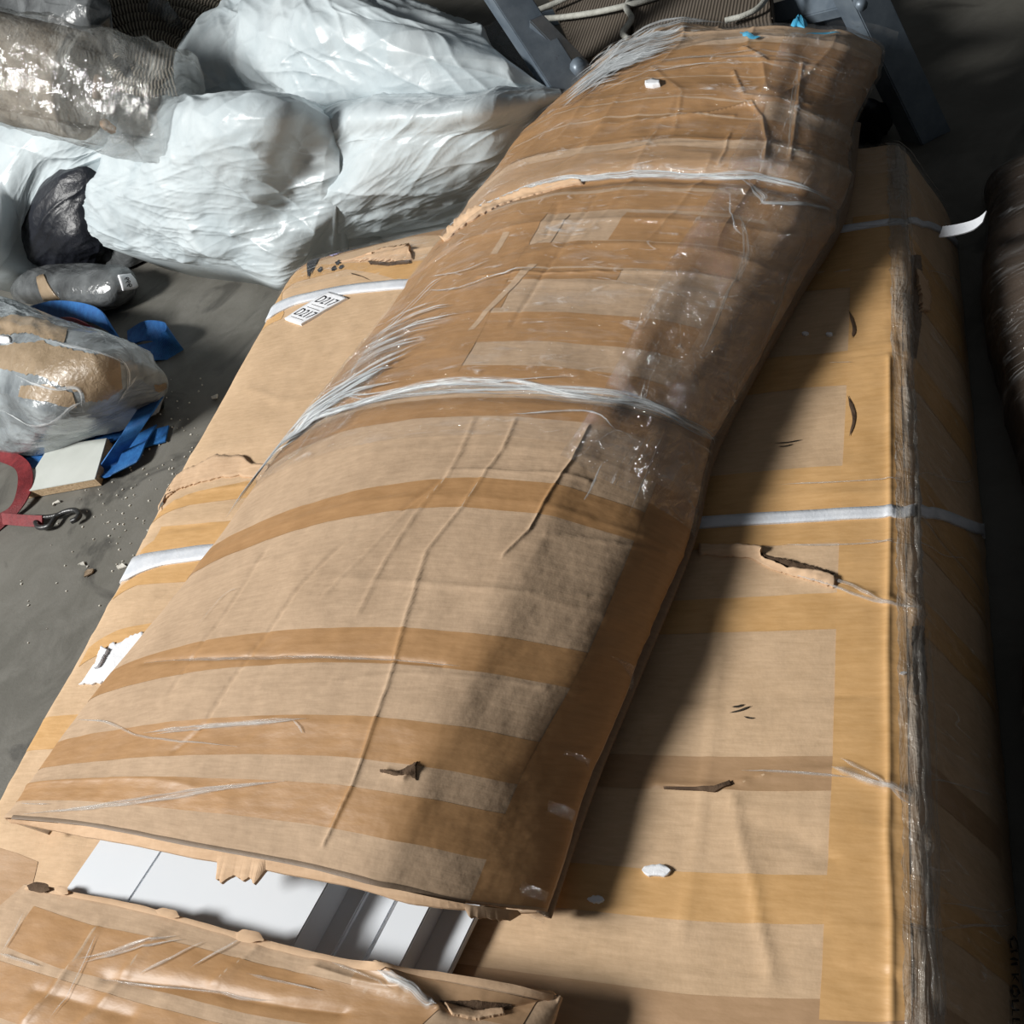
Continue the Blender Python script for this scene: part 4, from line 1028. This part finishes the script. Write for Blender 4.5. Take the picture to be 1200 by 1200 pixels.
# clear plastic pouch beneath the sack end
sack('plastic_pouch', [
    [(118, 312, .005), (145, 316, .005), (165, 306, .01), (184, 298, .01)],
    [(116, 298, .03), (142, 298, .05), (162, 294, .05), (182, 292, .03)],
    [(116, 284, .06), (140, 284, .08), (160, 284, .07), (178, 284, .05)]], 60, 50, wrinkles(.2, .008, 55, 3, 9), M_SHADEFILM, 'small grey plastic pouch tucked under the bright sack end', 'pouch')
n_, o_ = sack('tagged_parcel', [
    [(16, 352, .01), (50, 360, .01), (90, 366, .01), (130, 362, .01), (158, 346, .01)],
    [(12, 338, .05), (50, 342, .07), (92, 346, .08), (132, 344, .07), (161, 334, .04)],
    [(22, 324, .07), (55, 322, .10), (95, 324, .11), (130, 322, .10), (157, 320, .06)],
    [(40, 316, .05), (65, 310, .08), (98, 308, .09), (125, 310, .08), (148, 312, .05)]], 110, 80, wrinkles(.1, .010, 65, 2, 8), M_SHADEFILM, 'grey film parcel with a small numbered tag under the black bag', 'parcel')
tg = n_.pixstrip('tag', [(138, 324), (152, 322)], [(143, 340), (160, 335)], M_PAPER, o_, n=10, m=6, off=.006, label='small white tag printed 999')
surf_text(n_, '999', [(147, 337), (144, 327), (149, 326), (153, 335)], M_INK, tg, .0075)
n_.pixstrip('tape_strip', [(44, 325), (52, 322)], [(52, 352), (70, 350)], M_BROWNPAPER, o_, n=14, m=6, off=.004)
# clear film bunch beside the trestle
sack('film_bunch', [
    [(560, 112, .18), (600, 130, .17), (640, 136, .15), (668, 132, .13)],
    [(552, 80, .27), (596, 88, .27), (635, 98, .24), (668, 104, .19)],
    [(556, 52, .30), (590, 46, .32), (620, 62, .28), (655, 84, .22)],
    [(566, 40, .26), (588, 34, .28), (612, 46, .26), (645, 70, .20)]], 110, 100, wrinkles(1.0, .03, 75, 3, 7), M_GREYFILM, 'bunch of grey crumpled film between white sack and trestle leg', 'film', 0.0, .6)

# beige roll in clear film
axp0, axp1 = at_dist(-120, 52, 2.98), at_dist(98, 102, 2.72)
axd = (axp1 - axp0) / np.linalg.norm(axp1 - axp0)
rr = 55 * 2.74 / F
roll = thing('wrapped_roll', 'beige roll in clear film lying on the white sheet at the upper left', 'roll', tuple(axp1 - [0, 0, rr]))
def frame(d):
    u = np.cross(d, [0, 0, 1.]); u /= np.linalg.norm(u); return u, np.cross(u, d)
fu, fv = frame(axd)
def cyl(name, p0, p1, prof, mat, parent, seg=64, disp=None, label=None):
    """prof: list of (t along p0-p1, radius)"""
    prof = np.array(prof, float); a = np.linspace(0, 2 * np.pi, seg + 1)[:-1]
    V = []; UV = []
    L = np.linalg.norm(p1 - p0)
    for t, r in prof:
        c = p0 + (p1 - p0) * t
        rr_ = r * (1 + (disp(a, t) if disp else 0))
        V.append(c + (fu[None] * np.cos(a)[:, None] + fv[None] * np.sin(a)[:, None]) * np.reshape(rr_, (-1, 1)) * np.ones((seg, 1)))
        UV.append(np.stack([a * r, np.full(seg, t * L)], 1))
    m = len(prof); V = np.concatenate(V); UV = np.concatenate(UV)
    Fc = [[j * seg + i, j * seg + (i + 1) % seg, (j + 1) * seg + (i + 1) % seg, (j + 1) * seg + i] for j in range(m - 1) for i in range(seg)]
    Fc += [list(range(seg))[::-1], [(m - 1) * seg + i for i in range(seg)]]
    return mesh(name, V, Fc, mat, parent, UV, True, label)
ts = np.linspace(0, 1, 40)
cyl('body', axp0, axp1, [(t, rr * .93) for t in ts] + [(1.0, rr * .80), (.99, rr * .78), (.93, rr * .74), (.92, rr * .3)], M_ROLL, roll, disp=lambda a, t: .06 * (fbm(a * 2, a * 0 + t * 9, 3, 4) - .5))
cyl('core', axp0 + axd * .2, axp1 + axd * .05, [(0, rr * .40), (.8, rr * .42), (1, rr * .38), (1.01, rr * .1)], M_STRANDG, roll, disp=lambda a, t: .2 * (fbm(a * 3, a * 0 + t * 9, 6, 4) - .5), label='mixed dark filling at the open end')
cyl('film_sleeve', axp0, axp1 + axd * .27, [(t, rr * 1.0) for t in np.linspace(0, .80, 40)] + [(t, rr * (1.0 - .12 * ((t - .8) / .2) ** 2)) for t in np.linspace(.82, .97, 14)] + [(.985, rr * .78), (1.0, rr * .6), (1.005, rr * .3), (1.0, rr * .1)], M_CLEARBAG, roll,
    disp=lambda a, t: .10 * (ridged(a * 3 + 4 * t, a * 0 + t * 8, 3) ** 3 + ridged(a * 6 + 2 * t, a * 0 + t * 14, 8) ** 3 * .5 - .3), label='clear plastic film sleeve')
for k, (a0, a1, sc) in enumerate(((.4, 1.0, .62), (2.2, 3.0, .55), (-.9, -.4, .6))):
    a = np.linspace(a0, a1, 8)
    pts = [axp1 + axd * .08 + (fu * math.cos(x) + fv * math.sin(x)) * rr * sc for x in a]
    tube_mesh('filling_scrap', pts, .012, (M_CARDDARK, M_BLACK, M_TAPE)[k], roll, 6, 16)
# film bundle at the top left corner
sack('wrapped_bundle', [
    [(-60, 40, .58), (-10, 42, .57), (30, 46, .56), (70, 46, .55), (112, 34, .54)],
    [(-60, 10, .64), (-10, 12, .63), (35, 16, .62), (80, 18, .60), (130, 18, .57)],
    [(-50, -18, .66), (0, -18, .65), (40, -14, .64), (85, -10, .62), (126, -4, .59)],
    [(-40, -40, .60), (5, -40, .59), (45, -36, .58), (85, -30, .56), (118, -20, .54)]], 120, 90, wrinkles(-.3, .03, 85, 2, 8), M_SHADEFILM, 'grey film bundle in the top left corner behind the beige roll', 'bundle', .36, .45)
# coiled straw mat: concentric coils
mat_c = at_dist(180, 66, 3.35)
mat_o = thing('coiled_mat', 'dark woven coiled straw mat behind the beige roll', 'mat', tuple(mat_c - [0, 0, .28]))
mu = RC @ np.array([1., -.12, 0]); mv = RC @ np.array([.10, 1., -.25]); mv /= np.linalg.norm(mv); mu /= np.linalg.norm(mu)
for k, r in enumerate((.08, .115, .15, .185, .22, .255, .29)):
    a = np.linspace(0, 2 * np.pi, 41)
    pts = [mat_c + mu * math.cos(x) * r * 1.25 + mv * math.sin(x) * r * .86 for x in a]
    tube_mesh('coil', pts, .0185, M_STRAW, mat_o, 8, 120, ends=False)
cc = [mat_c + mu * math.cos(x) * .09 + mv * math.sin(x) * .06 for x in np.linspace(0, 2 * np.pi, 20)[:-1]]
mn = np.cross(mu, mv)
prism('coil_centre', cc, mn * -.02, M_STRAW, mat_o, bevel=0)
# film scrap on the mat
sack('film_scrap', [[(128, 26, .42), (165, 26, .42), (214, 28, .42)], [(146, 14, .47), (172, 10, .47), (206, 14, .47)], [(160, 6, .47), (176, 3, .47), (196, 7, .46)]], 40, 30, wrinkles(.3, .02, 95, 3, 8), M_GREYFILM, 'grey film scrap above the coiled straw mat', 'film', .34, .45)

# left wrapped bundle on the floor
n_, o_ = sack('taped_bundle', [
    [(-70, 520, .02), (-10, 528, .02), (40, 534, .02), (90, 520, .02), (145, 496, .02), (190, 468, .02)],
    [(-70, 490, .09), (-10, 500, .10), (42, 508, .10), (95, 498, .09), (148, 478, .07), (196, 458, .05)],
    [(-65, 450, .17), (-5, 458, .19), (48, 468, .20), (105, 462, .18), (152, 452, .14), (197, 446, .09)],
    [(-60, 410, .21), (0, 416, .24), (55, 428, .25), (112, 428, .23), (156, 430, .18), (190, 434, .12)],
    [(-55, 372, .21), (5, 378, .24), (62, 394, .25), (115, 404, .22), (155, 416, .17), (178, 424, .12)],
    [(-50, 338, .16), (5, 348, .18), (62, 370, .19), (112, 388, .17), (146, 406, .13), (165, 416, .09)]],
     200, 180, wrinkles(-.5, .016, 105, 2.2, 8), M_SILVER, 'silver film bundle with brown tape, on the floor at the left edge', 'bundle')
for k, (t, b) in enumerate((([(0, 405), (50, 400), (95, 412), (128, 425)], [(0, 432), (45, 440), (88, 458), (120, 460)]), ([(0, 372), (40, 372), (80, 385)], [(0, 392), (40, 392), (75, 402)]),
                        ([(92, 420), (115, 415), (140, 422)], [(100, 470), (125, 468), (143, 455)]), ([(25, 452), (55, 450), (85, 460)], [(22, 465), (55, 470), (90, 478)]), ([(180, 450), (194, 448)], [(182, 458), (195, 455)]))):
    n_.pixstrip('tape_strip', t, b, M_BROWNPAPER, o_, n=40, m=12, off=.0015, jag=.08, seed=k, label='brown packing tape')
n_.pixstrip('tag', [(0, 394), (12, 396)], [(0, 402), (14, 402)], M_PAPER, o_, n=8, m=4, off=.005)
for k, pts in enumerate(([(0, 480), (40, 498), (80, 480), (96, 470)], [(20, 440), (60, 455), (92, 455), (96, 475)], [(140, 420), (150, 440), (140, 470)], [(100, 500), (140, 485), (190, 462)], [(135, 475), (148, 455), (160, 440)], [(60, 400), (100, 410), (150, 430)])):
    n_.strand('film_crease', pts, .005, M_STRAND, o_, off=.003, n=40, seed=k + 600)

# blue lashing straps
up = np.array([0, 0, 1.])
def lash(name, pts, wd, width, mat, label, cat, group=None):
    P = [at(*p) for p in pts]
    o = ribbon_mesh(name, P, wd, width, mat, None, 70, .0018, loc=tuple(np.mean(P, 0) * [1, 1, 0]))
    return tag(o, label, cat, group)
flatw = RC @ np.array([.3, 1, 0]); flatw[2] = 0
toward = np.array([-.55, .83, 0])
lash('lashing_strap', [(40, 372, .03), (68, 364, .07), (100, 366, .11), (125, 378, .10), (140, 398, .06), (135, 408, .03)], [toward * .6 + up * .6, toward + up * .5, toward + up * .3, toward * .8 + up * .6, up + toward * .4, up + toward * .4], .075, M_BLUE, 'blue lashing strap arched behind the taped bundle', 'strap', 'blue lashing straps')
lash('lashing_strap', [(150, 396, .012), (172, 388, .03), (198, 392, .035), (205, 400, .03), (188, 410, .012), (160, 414, .012)], [toward, toward + up * .3, toward + up, up, toward + up * .3, toward], .075, M_BLUE, 'folded blue lashing strap right of the taped bundle, in shadow', 'strap', 'blue lashing straps')
lash('lashing_strap', [(178, 470, .05), (165, 490, .07), (148, 515, .05), (128, 545, .008), (130, 552, .006), (146, 548, .02), (158, 524, .02), (170, 505, .01)],
     [RC @ np.array([1., .5, 0])] * 8, .062, M_BLUE, 'bright blue strap looped in front of the taped bundle beside the pale board', 'strap', 'blue lashing straps')
lash('lashing_strap', [(150, 528, .006), (170, 516, .007), (196, 508, .006)], [toward * .8 + np.array([.2, 0, 0])] * 3, .055, M_BLUE, 'short flat blue strap end on the floor below the bundle tip', 'strap', 'blue lashing straps')
lash('lashing_strap', [(8, 528, .010), (30, 540, .012), (58, 534, .012), (110, 518, .012), (150, 500, .012)], [toward] * 5, .06, M_BLUE, 'blue strap running flat under the front of the taped bundle', 'strap', 'blue lashing straps')
lash('lashing_strap', [(60, 378, .06), (85, 376, .14), (112, 388, .12), (125, 402, .05)], [toward + up] * 4, .02, M_RED, 'thin red strap under the blue arched strap', 'strap')
# red ratchet strap with hook
red = thing('ratchet_strap', 'dark red strap with black steel hook on the floor', 'strap', tuple(at(20, 590, 0)))
P = [at(-30, 525, .012), at(2, 533, .02), at(25, 545, .03), at(30, 565, .03), at(22, 590, .02), at(0, 610, .014), at(-30, 635, .012)]
ribbon_mesh('webbing', P, [RC @ np.array([.5, 1, 0]), RC @ np.array([.5, 1, 0]), RC @ np.array([1., .6, 0]), RC @ np.array([1., .2, 0]), RC @ np.array([1., .3, 0]), RC @ np.array([.9, -.4, 0]), RC @ np.array([.6, -.6, 0])], .036, M_RED, red, 60, .0018)
P = [at(-30, 606, .012), at(5, 608, .014), at(30, 610, .014), at(50, 611, .012)]
ribbon_mesh('webbing', P, [RC @ np.array([0., 1, 0])] * 4, .026, M_RED, red, 24, .002)
P = [at(x, y, .014) for x, y in ((42, 612), (46, 618), (58, 616), (66, 606), (76, 600), (88, 598), (93, 603), (90, 608), (84, 611))]
tube_mesh('hook', P, .0062, M_HOOK, red, 10, 70, label='black steel hook')
P = [at(x, y, .014) for x, y in ((42, 606), (52, 606), (62, 605), (72, 602))]
tube_mesh('hook_eye', P, .0055, M_HOOK, red, 8, 20)
# laminated board offcut
bo = thing('board_offcut', 'pale laminated chipboard offcut lying by the taped bundle', 'board', tuple(at(80, 545, 0)))
Q = [at(24, 578, .022), at(112, 562, .022), at(126, 514, .022), at(58, 524, .022)]
prism('core', Q, .020, M_CHIP, bo, bevel=0)
Qt = [q + [0, 0, .0025] for q in Q]
M_LAM = plastic('pale_green_laminate', (.46, .48, .45), (.54, .56, .53), .5, 8, .05, .4)
prism('laminate', Qt, .0024, M_LAM, bo, bevel=.0006)

# ------------------------------------------------------------------ steel trestle behind
def angle_bar(name, p0, p1, w_, d_, t_, mat, parent, side, depth):
    """L-section bar from p0 to p1, flange directions side and depth"""
    s = np.array(side) / np.linalg.norm(side); e = np.array(depth) / np.linalg.norm(depth)
    prof = [(0, 0), (w_, 0), (w_, t_), (t_, t_), (t_, d_), (0, d_)]
    V = [p0 + s * (a - w_ / 2) + e * b for a, b in prof] + [p1 + s * (a - w_ / 2) + e * b for a, b in prof]
    Fc = [[i, (i + 1) % 6, 6 + (i + 1) % 6, 6 + i] for i in range(6)] + [[5, 4, 3, 2, 1, 0], [6, 7, 8, 9, 10, 11]]
    o = mesh(name, np.array(V), Fc, mat, parent, np.array(V)[:, :2], False)
    bm = bmesh.new(); bm.from_mesh(o.data); bmesh.ops.recalc_face_normals(bm, faces=bm.faces)
    bmesh.ops.bevel(bm, geom=bm.edges[:], offset=.002, segments=2, affect='EDGES'); bm.to_mesh(o.data); bm.free()
    return o
tr = thing('steel_trestle', 'blue grey steel trestle with slanted legs behind the cartons', 'trestle', tuple(at(900, 130, 0)))
rdir = RC @ np.array([1., .45, 0]); ddir = RC @ np.array([0, 0, -1.])
f2 = at(1098, 162, .0); D2 = np.linalg.norm(f2 - CAM)
t2 = at_dist(1022, 0, D2 - .12); e2 = f2 + (t2 - f2) * (.80 / t2[2])
angle_bar('leg', f2, e2, .062, .06, .008, M_STEEL, tr, rdir, ddir)
f1 = at(764, 250, .0); t1 = at_dist(602, 0, 2.12); e1 = f1 + (t1 - f1) * (.80 / t1[2]); D1 = 2.2
angle_bar('leg', f1, e1, .066, .06, .008, M_STEEL, tr, rdir, ddir)
# rear legs and rails
off = np.array([-.1, .62, 0])
angle_bar('leg', at(1012, 85, 0), at_dist(968, -20, 2.55), .07, .05, .008, M_STEEL, tr, rdir, ddir)
zr = at_dist(895, 16, 2.32)
angle_bar('rail', at_dist(850, 30, 2.40), at_dist(1012, -12, D2 - .10), .045, .045, .006, M_STEEL, tr, RC @ np.array([.2, 1, 0]), ddir)
angle_bar('rail', at_dist(628, 20, D1 - .10), at_dist(690, 84, D1 - .02), .03, .04, .006, M_STEEL, tr, rdir, ddir)
# top beam and the shelf bar that carries the boards
angle_bar('beam', e1 - (e2 - e1) * .08, e2 + (e2 - e1) * .08, .07, .06, .008, M_STEEL, tr, [0, 0, 1], ddir)
g1 = f1 + (e1 - f1) * .25; g2 = f2 + (e2 - f2) * .25
angle_bar('shelf_bar', g1 + [0, .06, 0], g2 + [0, .06, 0], .04, .04, .006, M_STEEL, tr, [0, 0, 1], ddir)
bm_ = .5 * (at(700, 10, .195) + at(860, -10, .195))
angle_bar('shelf_bar', bm_ + [-.32, .10, 0], bm_ + [.32, -.06, 0], .04, .05, .006, M_STEEL, tr, [0, 0, 1], [0, 1, 0])
# gusset knob at the foot
tube_mesh('foot_bolt', [at_dist(676, 76, D1 - .12), at_dist(680, 80, D1 - .13), at_dist(684, 84, D1 - .12)], .016, M_STEEL, tr, 10, 12)
tube_mesh('foot_bolt', [at_dist(1006, 2, D2 - .16), at_dist(1008, 4, D2 - .19), at_dist(1010, 6, D2 - .22)], .010, M_STEEL, tr, 8, 10)
# corrugated boards stacked on it
def slab(pts, label):
    T = [at(*p) for p in pts]
    o = prism('corrugated_board', T, .05, M_RIB, None, loc=tuple(np.mean(T, 0) - [0, 0, .05]), bevel=.003)
    return tag(o, label, 'board', 'corrugated boards on the trestle')
slab([(678, 72, .28), (738, 52, .28), (738, -20, .28), (636, -20, .28)], 'brown ribbed corrugated board beside the left trestle leg')
slab([(741, 51, .285), (905, 20, .285), (900, -40, .285), (741, -40, .285)], 'wider brown ribbed corrugated board behind the far end of the torn carton')
def cord(pts, r, label):
    P = [at(*p) for p in pts]
    o = tube_mesh('cord', P, r, M_CORD, None, 8, 50, loc=tuple(np.mean(P, 0) * [1, 1, 0] + [0, 0, .28])); tag(o, label, 'cord', 'pale cords over the boards')
cord([(634, 22, .29), (660, 20, .295), (700, 14, .295), (740, 5, .295), (770, -4, .295)], .0065, 'pale cord across the left corrugated board')
cord([(630, 12, .30), (650, 4, .30), (668, -4, .30)], .0065, 'short pale cord end by the top of the left trestle leg')
cord([(744, -6, .294), (734, 8, .294), (740, 22, .296), (730, 38, .294), (736, 46, .294)], .0065, 'wavy pale cord hanging between the corrugated boards')
cord([(905, -12, .30), (890, 8, .30), (872, 18, .30), (850, 24, .30)], .0055, 'thin pale cord right of the wider corrugated board')
# black rag behind the carton
sack('black_rag', [[(995, 150, .02), (1015, 152, .02), (1042, 146, .01)], [(1000, 134, .07), (1018, 130, .09), (1042, 134, .04)], [(1008, 122, .08), (1022, 120, .10), (1038, 124, .05)]], 40, 36, wrinkles(.4, .02, 115, 4, 9), M_BLACK, 'black crumpled plastic rag behind the far end of the wide carton', 'rag')

# ------------------------------------------------------------------ litter on the floor
M_BIT = plastic('pale_litter', (.50, .48, .43), (.68, .66, .60), .8, 90, .2, .2)
M_BIT2 = plastic('brown_litter', (.16, .12, .08), (.30, .22, .15), .8, 90, .2, .2)
def chip(x, y, s, mat, label, seed):
    rng = np.random.RandomState(seed); c = at(x, y, .004); a = np.sort(rng.rand(6) * 2 * np.pi)
    T = [c + np.array([math.cos(t) * s * rng.uniform(.6, 1.2), math.sin(t) * s * rng.uniform(.4, 1), rng.uniform(0, .003)]) for t in a]
    o = prism('litter_chip', T, .003, mat, None, loc=tuple(c - [0, 0, .003]), bevel=0); tag(o, label, 'litter', 'larger scraps on the concrete')
chip(103, 672, .016, M_BIT2, 'brown leaf-like scrap on the bare concrete', 1)
chip(143, 665, .016, M_BIT, 'pale wood chip at the left side of the wide carton', 2)
chip(97, 660, .010, M_BIT, 'pale chip above the brown scrap on the concrete', 3)
chip(66, 588, .012, M_BIT, 'pale chip just above the black hook', 4)
chip(252, 465, .012, M_BIT, 'pale chip next to the carton edge above the blue strap end', 5)
rng = np.random.RandomState(11); VV = []; FF = []
spots = [(rng.uniform(20, 260), rng.uniform(430, 760)) for _ in range(90)] + [(rng.normal(150, 35), rng.normal(600, 40)) for _ in range(70)] + [(rng.normal(205, 20), rng.normal(500, 30)) for _ in range(40)]
for x, y in spots:
    c = at(x, y, .0015)
    if c[0] > XL - .03: continue
    s = rng.uniform(.0006, .0028); a = rng.rand() * 6; i0 = len(VV)
    for t in (0, 1.7, 3.1, 4.6):
        VV.append(c + np.array([math.cos(a + t) * s * rng.uniform(.5, 1.5), math.sin(a + t) * s, .001]))
    for q in range(4): VV.append(VV[i0 + q] - [0, 0, .0025])
    FF += [[i0, i0 + 1, i0 + 2, i0 + 3]] + [[i0 + q, i0 + 4 + q, i0 + 4 + (q + 1) % 4, i0 + (q + 1) % 4] for q in range(4)]
o = mesh('floor_debris', np.array(VV), FF, M_BIT, None, np.array(VV)[:, :2], False, None, (-1.8, 1.1, 0))
tag(o, 'fine pale crumbs scattered over the concrete left of the cartons', 'debris', None, 'stuff')
